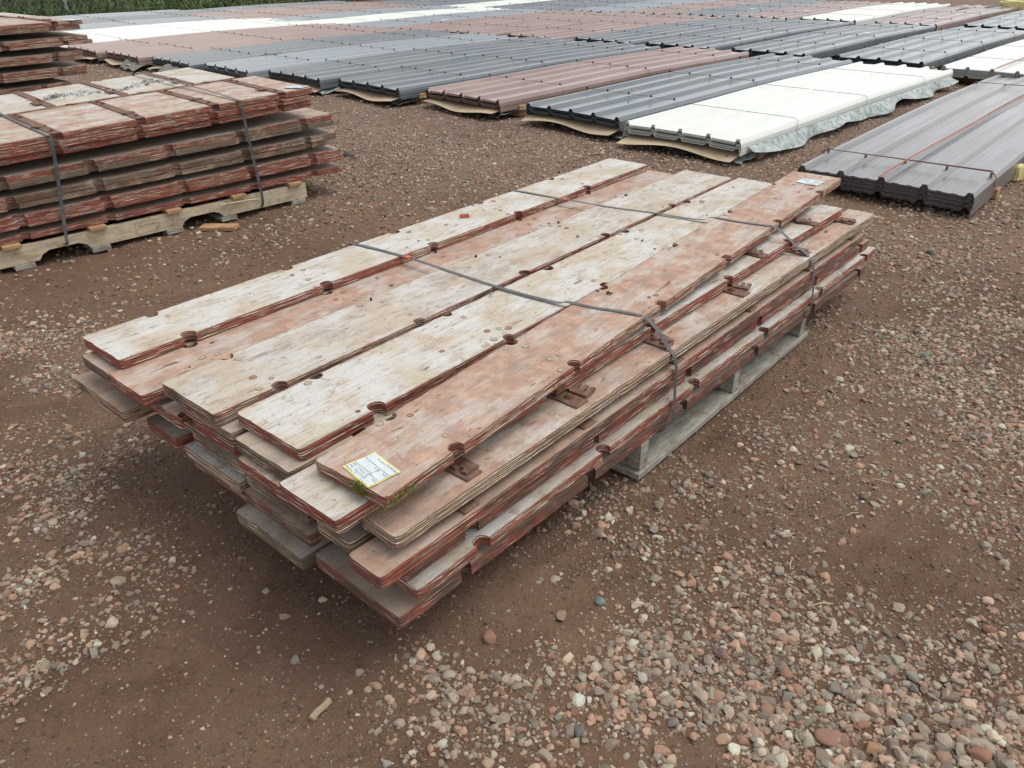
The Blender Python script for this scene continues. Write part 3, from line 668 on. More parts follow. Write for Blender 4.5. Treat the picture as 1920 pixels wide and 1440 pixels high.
# straps
def catmull(p, k=8):
    p = [Vector(q) for q in p]; p = [p[0]*2-p[1]]+p+[p[-1]*2-p[-2]]; out = []
    for i in range(1, len(p)-2):
        for j in range(k):
            t = j/k; a, b, c, d = p[i-1:i+3]
            out.append(.5*((2*b)+(c-a)*t+(2*a-5*b+4*c-d)*t*t+(3*b-a-3*c+d)*t**3))
    out.append(p[-2]); return out
def strap(pts, wdir, w, t, mat, name, label, k=8, cat='strap', group=None, parent=None):
    pts = catmull(pts, k); n = len(pts); V = []; wd = Vector(wdir).normalized()
    for i, p in enumerate(pts):
        tg = (pts[min(i+1, n-1)]-pts[max(i-1, 0)]).normalized(); s = (wd-tg*wd.dot(tg)).normalized(); nn = tg.cross(s).normalized()
        for a, b in ((-1, -1), (1, -1), (1, 1), (-1, 1)): V.append(p+s*a*w/2+nn*b*t/2)
    F = [(i*4+a, i*4+(a+1) % 4, i*4+4+(a+1) % 4, i*4+4+a) for i in range(n-1) for a in range(4)]+[(3, 2, 1, 0), tuple((n-1)*4+a for a in range(4))]
    o = link(name, mesh(name, V, F), parent, [mat])
    if label: tag(o, label, cat, group)
    return o
s1 = strap([P3(1.0, 1.30, .12), P3(1.0, 1.362, .14), P3(1.0, 1.366, .30), P3(1.0, 1.366, .455), P3(1.0, 1.35, .4775), P3(1.028, 1.1, .4772), P3(1.03, .85, .4768), P3(1.03, .62, .4768), P3(1.05, .40, .4775), P3(1.06, .345, .4880), P3(1.075, .26, .4890), P3(1.10, .18, .4895), P3(1.115, .118, .4895), P3(1.125, .085, .479), P3(1.135, .050, .447), P3(1.137, .015, .405), P3(1.139, -.010, .380), P3(1.137, -.026, .33), P3(1.133, -.03, .26), P3(1.13, -.036, .19), P3(1.12, -.03, .14), P3(1.10, .0, .110), P3(1.09, .03, .107)],
           UU, .016, .0009, STRAP, 'strap', 'grey packing strap round the near half of the near stack')
s2 = strap([P3(1.96, 1.30, .12), P3(1.96, 1.362, .14), P3(1.96, 1.366, .30), P3(1.96, 1.366, .455), P3(1.965, 1.35, .4775), P3(1.995, 1.1, .4772), P3(2.03, .85, .4768), P3(2.08, .64, .4768), P3(2.11, .45, .479), P3(2.118, .39, .4985), P3(2.13, .27, .500), P3(2.15, .18, .5005), P3(2.162, .145, .498), P3(2.175, .115, .480), P3(2.195, .06, .434), P3(2.21, .005, .396), P3(2.215, -.02, .36), P3(2.217, -.036, .29), P3(2.216, -.045, .2), P3(2.21, -.042, .14), P3(2.205, .0, .110), P3(2.2, .03, .107)],
           UU, .016, .0009, STRAP, 'strap', 'grey packing strap round the far half of the near stack')
for s, (u, v_) in ((s1, (1.03, 1.075)), (s2, (1.998, 1.07))):
    mb = MB(); mb.box((-.011, -.014, 0), (.011, .014, .004), bev=.001); o = mb.build('strap_seal', ORANGE, s)
    o.location = P3(u, v_, .4775); o.rotation_euler = (0, 0, TH)
for lab, u, v_, z, kk in (('flat dark stone chip on the rosy brown board', .86, .98, .446, 0), ('dark rubber scrap beside the near strap on the top', 1.196, .325, .484, 1), ('small curled black scrap right of the rubber scrap', 1.205, .278, .486, 2), ('red plastic clip lying on the whitest top board', 1.52, 1.25, .477, 3), ('pale pebble on the cream middle board', 1.62, .72, .4775, 0), ('brown pebble on the far part of the cream spotted board', 1.75, .50, .473, 0), ('small grey pebble near the far strap on top', 1.66, .39, .488, 0), ('tiny bluish pebble near the near strap in the middle', .97, .60, .4775, 0), ('pebble lying on the bracketed ledge board near its far end', 2.55, .06, .3925, 0)):
    if kk == 0:
        me = stone_mesh(500+int(u*100), 2, .6); me.materials.clear(); me.materials.append(RM['blue' if 'blu' in lab or 'dark' in lab else 'tan' if 'pale' in lab else 'dkgrey']); o = link('pebble', me); o.scale = (.010, .0075, .0045); c = 'pebble'
    elif kk == 1:
        me = stone_mesh(560, 2, .6); me.materials.clear(); me.materials.append(BLACK); o = link('rubber_scrap', me); o.scale = (.016, .010, .006); c = 'scrap'
    elif kk == 2:
        q = MB(); q.tube([(.014*math.cos(a*.5), .012*math.sin(a*.5), .003+.001*a) for a in range(7)], .003); o = q.build('rubber_scrap', BLACK); c = 'scrap'
    else:
        q = MB(); q.box((-.02, -.009, 0), (.02, .009, .003)); q.box((-.02, -.009, .003), (.02, -.006, .011)); q.box((-.02, .006, .003), (.02, .009, .011)); o = q.build('plastic_clip', ORANGE); c = 'clip'
    o.location = P3(u, v_, z+.002*(kk < 2)); o.rotation_euler = (0, 0, random.uniform(0, 3)); tag(o, lab, c)

# pallet below the near stack
def empty(name, loc, rz, label, cat, group=None):
    o = bpy.data.objects.new(name, None); COL.objects.link(o); o.location = loc; o.rotation_euler = (0, 0, rz); return tag(o, label, cat, group)
pal = empty('pallet', P3(0, 0, 0), TH, 'weathered grey timber pallet under the near stack', 'pallet')
def pbox(a, b, name, mat, par, bev=.002):
    mb = MB(); mb.box(a, b, bev=bev); return mb.build(name, mat, par)
for y in (-.02, .58, 1.18): pbox((.97, y, -.004), (2.33, y+.11, .020), 'bottom_board', GREYWOOD, pal)
for x in (.985, 1.625, 2.245): pbox((x, -.012, .0225), (x+.045, 1.28, .1215), 'stringer', GREYWOOD, pal)

# ------------------------------------------------------------------ left stack of wide panels
A2 = math.radians(43.9); P2 = Vector((-1.373, 5.177, 0)); D2 = Vector((math.cos(A2), math.sin(A2), 0)); N2 = Vector((-D2.y, D2.x, 0))
def Q2(d, n, z): q = P2+D2*d+N2*n; return Vector((q.x, q.y, z))
def panel_stack(layers, fn, ang, tilt, group, labels, Ln, Wd, T, first_notch, dn, seedb, backn=None, depth_gap=.02, backlabel=None):
    objs = []
    base = {}
    for k, (dR, zt, col) in enumerate(layers):
        key = k % 4; tl = tilt*(zt-.15)/.54
        if key not in base:
            nts = [Ln-first_notch-dn*j for j in range(8) if Ln-first_notch-dn*j > .05]
            base[key] = board_mesh(Ln, Wd, T, nts, seedb+key*7, .028, True, .7, .028)
        o = link('panel', base[key]); jit = random.uniform(-.008, .008)
        o.location = fn(dR-Ln, jit, zt-tl*(Ln-.3)); o.rotation_euler = (0, -math.atan(tl), ang); o.color = col; tag(o, labels[k], 'panel', group)
        objs.append(o)
        if backn is not None:
            b = o.copy(); COL.objects.link(b); b.location = fn(dR-Ln-.02+random.uniform(-.1, .05), backn+jit, zt-tl*(Ln-.3)-.004); b.color = (max(0, col[0]-.25), col[1], col[2], 1)
            if k == 0: tag(b, 'whitish panel with cement crumbs behind the front row of the strapped left stack', 'panel', group); objs.append(b)
            else: tag(b, backlabel, 'panel', group)
    return objs
Lz = [(.155, .690, (.54, .75, .2, 1)), (.125, .650, (.6, .8, .5, 1)), (.135, .612, (.6, .9, .4, 1)), (.27, .515, (.5, .75, .8, 1)), (.28, .480, (.5, .3, 1, 1)), (.288, .396, (.45, .4, .95, 1)), (.291, .361, (.5, .3, .8, 1)), (.301, .286, (.55, .92, .35, 1)), (.309, .251, (.5, .95, .35, 1)), (.306, .172, (.55, .95, .4, 1))]
ordn = ['topmost', 'second from the top', 'third from the top', 'fourth from the top', 'fifth from the top', 'sixth from the top', 'fourth from the bottom', 'third from the bottom', 'second from the bottom', 'lowest']
look = ['peach faced panel with rusty cross bars', 'red brown panel', 'red edged panel', 'mouldy brown panel', 'dark grey green panel', 'grey brown split panel', 'tan edged panel', 'brick red panel', 'bright brick red panel', 'red panel resting on pallet slats']
st2 = panel_stack(Lz, Q2, A2, .034, 'plywood panels strapped in the left stack', [a+', '+b+' in the strapped left stack' for a, b in zip(look, ordn)], 2.75, .78, .0345, .225, .445, 900, .82, backlabel='brown plywood panel in the back row of the strapped left stack, below the whitish one')
top2, back2 = st2[0], st2[1]
for k in range(5):
    x = 2.75-.225-.445*k
    add_bracket(top2, x, .01, .76, 0 if k != 0 else 1, .14+.05*(k % 2), (.60, .68, .06) , .4 if k % 2 else 0)
    add_bracket(back2, x-.1, .02, .76, 1, .1, (.2, .28))
lb = paper_label(.13, .10, False, 'small white label on the right end of the strapped left stack', False); lb.location = Q2(.02, .14, .700); lb.rotation_euler = (0, -.03, A2-1.2)
strap([Q2(-.37, 1.62, .1), Q2(-.37, 1.625, .5), Q2(-.38, 1.6, .69), Q2(-.38, 1.2, .705), Q2(-.38, .8, .708), Q2(-.372, .4, .702), Q2(-.37, .03, .690), Q2(-.368, -.018, .672), Q2(-.36, -.02, .55), Q2(-.35, -.022, .35), Q2(-.34, -.03, .16), Q2(-.34, -.03, .06), Q2(-.34, .0, .022)], D2, .018, .001, STRAP, 'strap', 'dark strap round the right part of the left stack')
strap([Q2(-1.45, 1.62, .1), Q2(-1.45, 1.625, .45), Q2(-1.45, 1.6, .64), Q2(-1.46, 1.2, .652), Q2(-1.46, .8, .655), Q2(-1.46, .4, .652), Q2(-1.455, .03, .650), Q2(-1.45, -.018, .632), Q2(-1.46, -.02, .5), Q2(-1.49, -.022, .3), Q2(-1.52, -.045, .14), Q2(-1.53, -.05, .085), Q2(-1.53, .0, .078)], D2, .018, .001, STRAP, 'strap', 'dark strap round the left part of the left stack')
# cement crumbs on the back panel
mb = MB(); r = random.Random(9)
for k in range(420):
    t = r.random(); d = -1.15+.85*t+r.gauss(0, .03); nn = 1.12+r.gauss(0, .05)+.06*math.sin(t*9); s = abs(r.gauss(.009, .006))+.003
    p = Q2(d, nn, .655+.034*(d+1)+.0+s*.4)
    v = [p+Vector((r.gauss(0, 1), r.gauss(0, 1), r.gauss(0, .6))).normalized()*s for _ in range(4)]
    mb.add(v, [(0, 1, 2), (0, 2, 3), (0, 3, 1), (1, 3, 2)])
tag(mb.build('cement_crumbs', CEMENT), 'grey cement crumbs spilled across the whitish back panel', kind='stuff')
# its pallet: notched stringers, deck slats, feet
pal2 = empty('pallet', Q2(0, 0, 0), A2, 'fresh timber pallet with notched stringers under the left stack', 'pallet')
def stringer(y):
    top = .112
    def cut(a, b):
        return [(a, .018), (a-.02, .045), (a-.06, .062), (b+.06, .062), (b+.02, .045), (b, .018)]
    pts = [(0, .018)]+cut(-.60, -.87)+cut(-1.40, -1.67)+[(-2.3, .018), (-2.3, top), (0, top)]
    mb = MB(); n = len(pts)
    v = [(x, y, z) for x, z in pts]+[(x, y+.038, z) for x, z in pts]
    mb.add(v, [tuple(range(n)), tuple(range(2*n-1, n-1, -1))]+[(i, n+i, n+(i+1) % n, (i+1) % n) for i in range(n)])
    o = mb.build('stringer', NEWWOOD, pal2); return o
st_ = stringer(0.0); stringer(.75); stringer(1.5)
for s, x, z, sz in (('CA-000006', -.995, .070, .022), ('HT', -.975, .042, .022)):
    o = link('stamp', text_mesh(s, sz, STAMP), st_); o.location = (x-.13 if s != 'HT' else x-.05, -.0012, z); o.rotation_euler = (math.radians(90), 0, 0)
for a, b in (((-1.14, -.001, .098), (-.92, -.0002, .0995)), ((-1.14, -.001, .032), (-.92, -.0002, .0335)), ((-1.14, -.001, .0335), (-1.1385, -.0002, .098)), ((-.9215, -.001, .0335), (-.92, -.0002, .098))):
    mb = MB(); mb.box(a, b); mb.build('stamp_frame', STAMP, st_)
for x in (-.13, -.53, -.95, -1.39, -1.83, -2.2): pbox((x, -.03, .1145), (x+.09, 1.55, .136), 'deck_slat', ENDWOOD, pal2)
for x in (-.12, -.62, -.97, -1.40, -1.80): pbox((x, -.01, -.012), (x+.10, 1.55, .0155), 'bottom_slat', GREYWOOD, pal2)
mb = MB(); mb.tube([(-.62, -.02, .10), (-.45, -.05, .10), (-.36, -.03, .085)], .006, 5); tag(mb.build('splinter', NEWWOOD, pal2))
tag(pbox((0, 0, 0), (.22, .08, .022), 'wood_offcut', ENDWOOD, None), 'loose flat wood offcut poking out by the left pallet', 'wood'); bpy.data.objects['wood_offcut'].location = Q2(-.80, -.07, -.012); bpy.data.objects['wood_offcut'].rotation_euler = (0, 0, A2-.8)

# ------------------------------------------------------------------ far left tall stack
A3 = math.radians(50); P3_ = Vector((-3.50, 7.02, 0)); D3 = Vector((math.cos(A3), math.sin(A3), 0)); N3 = Vector((-D3.y, D3.x, 0))
def Q3(d, n, z): q = P3_+D3*d+N3*n; return Vector((q.x, q.y, z))
L3 = []; z = .985
offs = [0, -.02, .03, .07, -.02, -.02, .0, -.0, -.14, -.13, -.06, -.05, -.1, -.08, -.12, -.1, -.12]
for k in range(16):
    L3.append((offs[k]-.010*k, z, (.55 if k == 0 else .5, (.3+.35*random.random()), .5+.4*random.random(), 1))); z -= .034 if k % 2 == 0 else .079
num = ['top', 'second', 'third', 'fourth', 'fifth', 'sixth', 'seventh', 'eighth', 'ninth', 'tenth', 'eleventh', 'twelfth', 'thirteenth', 'fourteenth', 'fifteenth', 'sixteenth']
lab3 = ['%s %s panel counting down the tall stack at the far left' % ('peach faced' if k == 0 else 'weathered red brown', num[k]) for k in range(16)]
st3 = panel_stack(L3, Q3, A3, 0.0, 'plywood panels in the tall far left stack', lab3, 2.75, .8, .031, .225, .46, 950, .83, backlabel='brown plywood panel in the back row of the tall far left stack')
tag(st3[1], 'peach faced panel at the back of the top of the tall far left stack', 'panel')
for k in range(3):
    add_bracket(st3[0], 2.75-.225-.46*k, .01, .76, 0, .12, (.60, .68)); add_bracket(st3[1], 2.75-.225-.46*k, .01, .76, 1, .12, (.60, .68))
lb = paper_label(.16, .12, False, 'white label on the right end of the tall far left stack', False); lb.location = Q3(-.16, .12, .988); lb.rotation_euler = (0, 0, A3-1.2)
pal3 = empty('pallet', Q3(0, 0, 0), A3, 'timber pallet under the tall far left stack', 'pallet')
for y in (0, .75, 1.5): pbox((-2.3, y, .02), (-.1, y+.04, .084), 'stringer', NEWWOOD, pal3)
for x in (-.2, -1.2, -2.2): pbox((x, -.02, -.004), (x+.1, 1.55, .0185), 'bottom_slat', GREYWOOD, pal3)

# ------------------------------------------------------------------ roofing sheet bundles
def profile(Wd, nrib=5, h=.026, minor=False):
    pts = []; pitch = (Wd-.06)/(nrib-1)
    for k in range(nrib):
        c = .03+pitch*k
        pts += [(c-.028, 0), (c-.013, h), (c+.013, h), (c+.028, 0)]
        if k < nrib-1:
            for j in (1, 2): 
                if minor: q = c+pitch*j/3; pts += [(q-.02, 0), (q-.012, .0035), (q+.012, .0035), (q+.02, 0)]
    return pts
SH = {}
def sheet_mesh(key, mat, Wd, L, t, minor=False, sag=.012, lip=.03):
    if key in SH: return SH[key]
    pr = [(-.002, -lip)]+profile(Wd, 5, .026, minor)+[(Wd+.002, -lip)]
    nx = 14; V = []; F = []; n = len(pr)
    for layer in (0, 1):
        for a in range(nx+1):
            x = L*a/nx; bend = -sag*((abs(a/nx-.5)*2)**4)-.006*math.sin(a/nx*9)
            for y, z in pr:
                cr = -.010*((y/Wd-.5)*2)**2
                V.append((x, y, z+bend+cr-layer*t))
    m_ = (nx+1)*n
    for a in range(nx):
        for k in range(n-1):
            i = a*n+k; F.append((i, i+n, i+n+1, i+1)); F.append((m_+i, m_+i+1, m_+i+n+1, m_+i+n))
    for k in range(n-1): F.append((k, k+1, m_+k+1, m_+k)); i = nx*n+k; F.append((i, m_+i, m_+i+1, i+1))
    for a in range(nx):
        i = a*n; F.append((i, m_+i, m_+i+n, i+n)); i = a*n+n-1; F.append((i, i+n, m_+i+n, m_+i))
    SH[key] = mesh('sheet', V, F); SH[key].materials.append(mat); return SH[key]
mb = MB(); mb.box((-.005, -.008, .008), (.005, .008, .030), bev=.003); CLIP = mb.me('clip', BLACK)
EX = math.radians(46)
def wavy(nx, ny, fn, t=.0012):
    V = []; F = []
    for s in (0, 1):
        for a in range(nx+1):
            for b in range(ny+1):
                p = fn(a/nx, b/ny); V.append((p[0], p[1], p[2]-s*t))
    m_ = (nx+1)*(ny+1)
    for a in range(nx):
        for b in range(ny):
            i = a*(ny+1)+b; F.append((i, i+ny+1, i+ny+2, i+1)); F.append((m_+i, m_+i+1, m_+i+ny+2, m_+i+ny+1))
    return V, F
def bundle(x, y, mat, label, L=4.85, Wd=1.10, ztop=.20, nsheet=7, dz=.008, ang=EX, minor=False, clips=(.9, 2.4, 3.9), card=True, film=False, wires=True, group='roofing sheet bundles laid out in rows', t=.003, tags=0, bear=True, clipon=True, seed=0, key='', sag=.012):
    r = random.Random(seed); root = empty('roofing_sheet_bundle', (x, y, 0), ang, label, 'roofing sheets', group)
    # local: x along the sheets, y from left (0) to right (-Wd)
    me = sheet_mesh('%s%.2f%.2f%s' % (mat.name, Wd, L, key), mat, Wd, L, t, minor, sag)
    for k in range(nsheet):
        o = link('sheet', me, root); o.location = (r.uniform(-.012, .012), -Wd+r.uniform(-.004, .004), ztop-.026-k*dz-(.012 if (k >= nsheet//2 and dz > .006 and not minor) else 0))
    low = ztop-.026-nsheet*dz-.02
    prs = [.03+(Wd-.06)/4*k for k in range(5)]
    if wires:
        for cx in clips:
            cx = min(cx+r.uniform(-.1, .1), L-.2)
            zz = ztop+.003
            mbw = MB(); mbw.tube([(cx, .004, low), (cx, .004, ztop-.01)]+[(cx+r.uniform(-.004, .004), -q, zz) for q in prs]+[(cx, -Wd-.004, ztop-.012), (cx, -Wd-.004, low)], .0022, 5); mbw.build('tie_wire', WIRE, root)
            if clipon:
                for q in prs:
                    o = link('clip', CLIP, root); o.location = (cx-.02, -Wd+q, ztop-.006); o.rotation_euler = (0, 0, r.uniform(-.3, .3))
    if card:
        ph = r.uniform(0, 6)
        V, F = wavy(10, 24, lambda a, b: (-.10*(1-a)+.5*a-.03*math.sin(b*5+ph)*(1-a), -.02-(Wd-.04)*b, low-.004-(.05+.018*math.sin(b*7+ph))*(1-a)**2*min(1, low/.08)))
        V = [(p[0], p[1], max(p[2], .012)) for p in V]; o = link('cardboard', mesh('cardboard', V, F, None, True), root, [CARD])
        V, F = wavy(12, 30, lambda a, b: (-.02+.4*a, -.3-(Wd-.26)*b+.04*math.sin(a*6), max(.008, low-.03-(.06+.03*math.sin(b*19+ph)+.015*math.sin(b*43+a*9))*(1-a))))
        o = link('plastic_film', mesh('plastic_film', V, F, None, True), root, [FILM])
    if film:
        V, F = wavy(60, 8, lambda a, b: (L*(.02+.95*a), -Wd-.012-(.05+.06*math.sin(a*14)**2+.02*math.sin(a*47))*b, max(.010, low+.02-(.035+.065*abs(math.sin(a*9.4)))*b)))
        o = link('plastic_film', mesh('plastic_film', V, F, None, True), root, [FILM])
    if bear:
        for bx in (.25, L*.5, L-.4): 
            mb = MB(); mb.box((bx, -Wd-.03, -.01), (bx+.09, .03, max(.02, low-.006)), bev=.003); mb.build('bearer', ENDWOOD, root)
    for k in range(tags):
        mb = MB(); px = r.uniform(.5, L-.6); py = -r.choice(prs[:4])-.07; mb.box((px, py-.10, ztop-.026+.008), (px+.16, py, ztop-.026+.0095)); mb.build('paper_tag', PAPER, root)
    return root
near = 'in the nearest row of sheet bundles'
R1 = [(1.01, 6.97, M_WHITE, 'white ribbed sheets with torn plastic film hanging along their right side', dict(card=True, film=True, clipon=False, ztop=.20, dz=.0085)),
 (.18, 7.92, M_DARK, 'dark blue grey ribbed sheets lying next to the white bundle on its left', dict(tags=0)),
 (-.90, 8.88, M_BROWN, 'brown ribbed sheets beside the dark bundle next to the nearest white one', {}),
 (-2.00, 9.68, M_DARK, 'dark ribbed sheets just left of the nearest brown bundle', {}),
 (-3.03, 10.45, M_DARK, 'dark ribbed sheets half behind the right end of the strapped left stack', dict(ztop=.205)),
 (-4.10, 11.20, M_MID, 'lighter slate blue ribbed sheets seen over the strapped left stack', {}),
 (-5.12, 12.0, M_DARK, 'dark sheets with an open folded cover at their near end', {}),
 (-6.15, 12.8, M_BROWN, 'first brown bundle right of the tall far left stack', {}),
 (-7.12, 13.6, M_BROWN, 'second brown bundle, just before the white pair behind the tall stack', {}),
 (-8.05, 14.4, M_WHITE, 'nearer of the two white bundles behind the tall far left stack', dict(clipon=False)),
 (-9.0, 15.2, M_WHITE, 'farther of the two white bundles behind the tall far left stack', dict(clipon=False)),
 (-9.95, 16.1, M_MID, 'slate bundle just beyond the two white bundles at far left', {}),
 (-10.9, 17.0, M_DARK, 'dark bundle between two slate ones at the far left', {}),
 (-11.85, 17.9, M_MID, 'slate bundle nearest the fence at the far left', {})]
for k, (x, y, m, lab, kw) in enumerate(R1): bundle(x*.97, y*.97, m, lab, seed=k, **kw)
R2 = [(5.32, 10.11, M_WHITE, 'white bundle with a red strap at the right edge, behind the warm grey sheets', dict(clipon=False, ztop=.20, nsheet=16, dz=.006, card=False, L=4.85)),
 (4.43, 11.20, M_DARK, 'dark bundle in the second row left of the white one with the red strap', dict(ztop=.205)),
 (3.27, 12.20, M_DARK, 'second dark bundle from the right in the second row', dict(tags=1)),
 (2.17, 13.10, M_DARK, 'third dark bundle from the right in the second row', {}),
 (1.12, 13.92, M_DARK, 'leftmost of the four dark bundles in the right half of the second row', {}),
 (.02, 14.6, M_BROWN, 'rightmost brown bundle of the second row', {}),
 (-1.12, 15.35, M_BROWN, 'middle one of three brown bundles in the second row', {}),
 (-2.2, 16.0, M_BROWN, 'leftmost of three adjoining brown bundles in the second row', dict(tags=1)),
 (-3.3, 16.75, M_MID, 'slate bundle between brown and white ones in the second row', dict(tags=1)),
 (-4.35, 17.45, M_WHITE, 'narrow looking white bundle in the left half of the second row', dict(clipon=False)),
 (-5.4, 18.2, M_MID, 'slate bundle left of the white one in the second row', {}),
 (-6.45, 18.95, M_BROWN, 'brown bundle of the second row nearer the left fence corner', dict(tags=2)),
 (-7.5, 19.75, M_BROWN, 'last brown bundle of the second row before the dark one by the fence', {}),
 (-8.5, 20.55, M_DARK, 'dark bundle of the second row closest to the fence', dict(tags=1))]
for k, (x, y, m, lab, kw) in enumerate(R2):
    kw = dict(dict(L=5.0), **kw); bundle(x*.97, y*.97, m, lab, seed=40+k, **kw)
R3 = [(8.28, 15.3, M_DARK, 'dark bundle of the third row at the right edge', {}),
 (6.95, 16.05, M_BROWN, 'brown bundle of the third row right of the white one', dict(tags=1)),
 (5.9, 17.1, M_WHITE, 'white bundle of the third row near the top right', dict(clipon=False)),
 (4.8, 17.8, M_BROWN, 'brown bundle of the third row left of the white one', dict(tags=1)),
 (3.72, 18.5, M_DARK, 'dark bundle between brown ones in the third row', dict(tags=2)),
 (2.6, 19.2, M_BROWN, 'brown bundle at the top centre of the third row', {}),
 (1.5, 19.9, M_MID, 'slate bundle at the top centre of the third row', {}),
 (.42, 20.5, M_DARK, 'dark bundle left of the slate one in the third row', dict(tags=1)),
 (-.62, 21.0, M_DARK, 'dark bundle just right of the distant white strip', {}),
 (-1.65, 21.6, M_WHITE, 'distant white strip of sheets in the third row near the top edge', dict(clipon=False)),
 (-2.7, 22.4, M_DARK, 'dark bundle left of the distant white strip', dict(tags=1)),
 (-3.75, 23.2, M_DARK, 'last dark bundle of the third row toward the fence', {})]
for k, (x, y, m, lab, kw) in enumerate(R3): bundle(x*.97, y*.97, m, lab, seed=80+k, card=False, L=5.25, **kw)
g1 = bundle(2.0, 5.37, M_GREY, 'thick bundle of warm grey ribbed sheets tied with red straps at the right', L=5.3, Wd=1.12, ztop=.185, nsheet=17, dz=.0058, ang=math.radians(48), minor=True, card=False, clipon=False, wires=False, t=.0035, seed=99, group=None, key='g', bear=False, sag=.03)
prs = [.03+(1.12-.06)/4*k for k in range(5)]
for cx in (.42, 4.3):
    for j in (0, 1):
        mb = MB(); mb.tube([(cx+j*.02, .006, .09), (cx+j*.02, .004, .165)]+[(cx+.03*(4-k)*(.3 if j else .5), -1.12+q-.0, .183) for k, q in reversed(list(enumerate(prs)))]+[(cx+.03, -1.126, .15), (cx+.03, -1.126, .09)], .0028, 5); mb.build('tie_wire', mat_simple('maroon_wire', (.16, .055, .05), (.12, .06, .05), 20, .6, 0) if j == 0 and cx < 1 else bpy.data.materials['maroon_wire'], g1)
    for k in range(5):
        mb = MB(); mb.box((cx-.006, -prs[k]-.016, .158), (cx+.004, -prs[k]+.0, .187)); mb.build('wire_twist', WIRE, g1)
strap([(-.01, -.55, .15), (0, -.56, .168), (.5, -.57, .186), (1.6, -.585, .192), (3, -.6, .194), (4.6, -.62, .190), (5.3, -.63, .166)], (0, 1, 0), .016, .0012, REDSTRAP, 'strap', None, parent=g1)
for x in (.55, 2.6, 4.6): 
    mb = MB(); mb.box((x, -1.14, -.01), (x+.09, .02, .055), bev=.003); mb.build('bearer', ENDWOOD, g1)
w = [o for o in bpy.data.objects if o.get('label', '').startswith('white bundle with a red strap')][0]
strap([(-.01, -.55, .16), (0, -.56, .182), (.5, -.57, .196), (1.6, -.585, .200), (3, -.6, .202), (5.0, -.62, .198)], (0, 1, 0), .018, .0012, REDSTRAP, 'strap', None, parent=w)
# foam pads
def foam(loc, sc, rz, label):
    import bmesh
    bm = bmesh.new(); bmesh.ops.create_cube(bm, size=1); bmesh.ops.bevel(bm, geom=bm.edges[:], offset=.09, segments=3, affect='EDGES'); bmesh.ops.subdivide_edges(bm, edges=bm.edges[:], cuts=1)
    r = random.Random(2)
    for q in bm.verts: q.co += Vector((r.gauss(0, .02), r.gauss(0, .02), r.gauss(0, .02)))
    me = bpy.data.meshes.new('foam_block'); bm.to_mesh(me); bm.free(); o = link('foam_block', me, None, [FOAM]); o.location = loc; o.scale = sc; o.rotation_euler = (0, 0, rz); tag(o, label, 'foam')
foam((3.57, 5.50, .05), (.10, .17, .11), .5, 'pale yellow foam block wedged beside the warm grey sheets')
foam((3.66, 5.52, .012), (.05, .07, .035), .9, 'small broken foam scrap next to the yellow foam block')
foam((11.3, 18.7, .12), (.5, .9, .3), .7, 'yellow foam pad at the top right beyond the sheets')
# dark green tarpaulin roll far right
mb = MB(); pts = [(9.3+.30*k, 17.6+.25*k+.05*math.sin(k), .07+.03*math.sin(k*1.7)) for k in range(14)]
mb.tube(pts, .12, 12); tag(mb.build('tarpaulin_roll', mat_simple('dark_green_tarpaulin', (.05, .085, .06), (.03, .05, .04), 5, .5, .02), smooth=True), 'dark green rolled tarpaulin at the top right beyond the sheets', 'tarpaulin')
# folded cover at a dark bundle; second sheet imitates shaded void under a bundle
for (x, y, z, lab, k) in ((-4.55, 11.25, .0, 'folded dark cover propped open at the near end of a dark bundle', 0), (-5.35, 11.95, .0, 'dark arched sheet standing in for the shaded void and cardboard arch under a far bundle', 1)):
    V, F = wavy(16, 14, lambda a, b: (.40*a-.25, -.45*b, .02+.10*math.sin(a*math.pi)*(1-.6*b)+.012*math.sin(b*11+a*5)))
    o = link('cover_void_sheet', mesh('cover_void_sheet', V, F, None, True), None, [M_SIDE]); o.location = (x, y, z); o.rotation_euler = (0, 0, EX); tag(o, lab, 'cover')

# ------------------------------------------------------------------ wood bit, straw
mb = MB(); mb.tube([(-.028, 0, .008), (-.01, .002, .0095), (.012, -.001, .010), (.03, .001, .008)], .0085, 7); o = mb.build('wood_piece', mat_simple('dead_branch', (.34, .26, .18), (.24, .18, .12), 60, .85, .001, stretch=(1, 8, 8)))
o.location = (-.445, 1.155, float(gh(-.445, 1.155))); o.rotation_euler = (0, 0, math.radians(58)); tag(o, 'short broken piece of branch lying on the bare mud', 'wood')
r = random.Random(12)
for k, (x, y, a, ln, lab) in enumerate(((.767, 1.60, 1.2, .035, 'thin bent dry stalk standing out in the pebbles right of centre'), (.80, 1.45, .1, .06, 'dry straw lying flat at the edge of the thick gravel'), (1.18, 1.98, 2.7, .05, 'long dry straw on the mud at the right'), (1.03, 1.83, .3, .04, 'short pale straw on the bare mud at right'), (.93, 2.30, 2.9, .05, 'pale splinter on the mud beside the pallet side'))):
    mb = MB(); mb.tube([(-ln/2, 0, .002), (0, ln*.08, .006), (ln/2, 0, .003)], .0012, 5); o = mb.build('dry_stalk', STRAW); o.location = (x, y, float(gh(x, y))+.006); o.rotation_euler = (0, 0, a); tag(o, lab, 'straw')

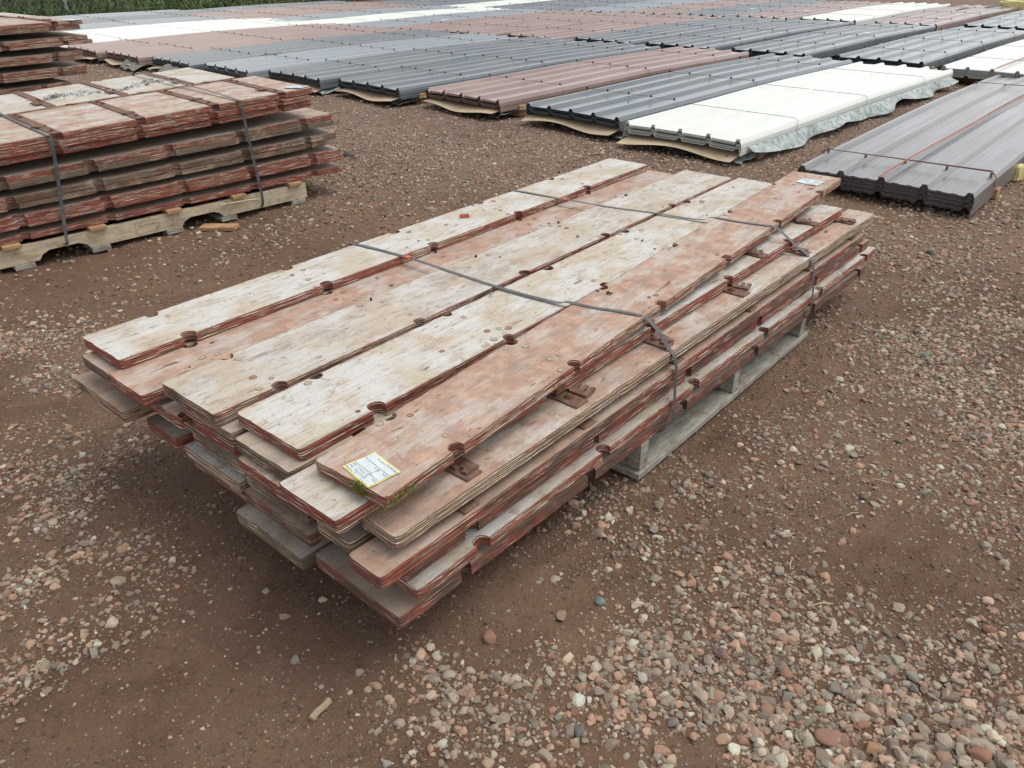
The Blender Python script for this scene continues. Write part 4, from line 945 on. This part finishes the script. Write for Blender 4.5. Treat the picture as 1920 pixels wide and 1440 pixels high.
# ------------------------------------------------------------------ fence and hedge
FA = math.radians(44); FD = Vector((math.cos(FA), math.sin(FA), 0)); FN = Vector((-FD.y, FD.x, 0)); F0 = Vector((-11.44, 22.27, 0))
fence = empty('wire_fence', F0, FA, 'chain link fence with grey posts in front of the green bank', 'fence')
STEEL = mat_simple('galvanised_post', (.36, .37, .37), (.28, .29, .29), 10, .6, 0)
for x in (-7.2, -3.6, 0, 3.6, 7.2, 10.8, 14.4):
    mb = MB(); mb.tube([(x, 0, -.1), (x-.02, 0, 1.1), (x-.05, 0, 2.1)], .045, 8); mb.build('post', STEEL, fence)
mb = MB(); h = 1.9; st = .085
for k in range(-80, 170):
    x = k*st*1.3
    for sg in (1, -1):
        mb.add([(x, .003*sg, .03), (x+.004, .003*sg, .03), (x+sg*h*.6+.004, .003*sg, h), (x+sg*h*.6, .003*sg, h)], [(0, 1, 2, 3)])
o = mb.build('chain_link_mesh', STEEL, fence)
mb = MB()
for z in (.05, 1.9): mb.tube([(-7.2, -.01, z), (14.4, -.01, z)], .006, 4)
mb.build('line_wire', STEEL, fence)
# bank of grass and shrubs: an earth slope covered in leaves
LEAF = NT('leaf_green', .6, .3); oi = LEAF.noise(LEAF.coord(), .9, 4, .6); LEAF.color(LEAF.mix(LEAF.rng(oi, .35, .65), (.030, .058, .014), (.085, .135, .034))); LEAF.b.inputs['Transmission Weight'].default_value = 0
gxx = np.linspace(-8, 18, 60); gyy = np.linspace(-1.6, 7, 14); V = []; F = []
for b in gyy:
    for a in gxx: V.append((a, b, max(-.02, (b-.5)*.42)+.02+(b > .3)*(float(fbm(a*.6, b*.6, 5, 3))*.8-.35)))
for j in range(13):
    for i in range(59): q = j*60+i; F.append((q, q+1, q+61, q+60))
o = link('bank', mesh('bank', V, F, None, True), None, [mat_simple('bank_soil', (.035, .045, .018), (.02, .03, .01), 3, .95, .02)]); o.location = F0; o.rotation_euler = (0, 0, FA); tag(o, 'overgrown earth bank behind the fence', kind='structure')
n = 60000; a = rng.uniform(-8, 18, n); b = rng.uniform(-1.7, 7, n); base = np.maximum(-.02, (b-.5)*.42)+(b > .3)*(fbm(a*.6, b*.6, 5, 3)*.8-.35)
clump = fbm(a*1.6, b*1.6, 77, 3); hz = base+rng.random(n)**1.4*(.25+1.5*np.clip(clump-.4, 0, 1)*2)
sz = rng.uniform(.02, .05, n); ln = rng.uniform(.06, .22, n); t = rng.uniform(0, 6.28, n); el = rng.uniform(.1, 1.4, n)
dx = np.cos(t)*np.cos(el); dy = np.sin(t)*np.cos(el); dzz = np.sin(el); wx = -np.sin(t)*sz*.5; wy = np.cos(t)*sz*.5
V = np.stack([np.stack([a-wx, b-wy, hz], 1), np.stack([a+wx, b+wy, hz], 1), np.stack([a+dx*ln, b+dy*ln, hz+dzz*ln], 1)], 1).reshape(-1, 3)
F = np.arange(3*n).reshape(-1, 3)
me = bpy.data.meshes.new('undergrowth'); me.from_pydata(V.tolist(), [], F.tolist()); me.materials.append(LEAF.mat)
o = link('undergrowth', me); o.location = F0; o.rotation_euler = (0, 0, FA); tag(o, 'dense green grass and shrubs covering the bank behind the fence', kind='stuff')
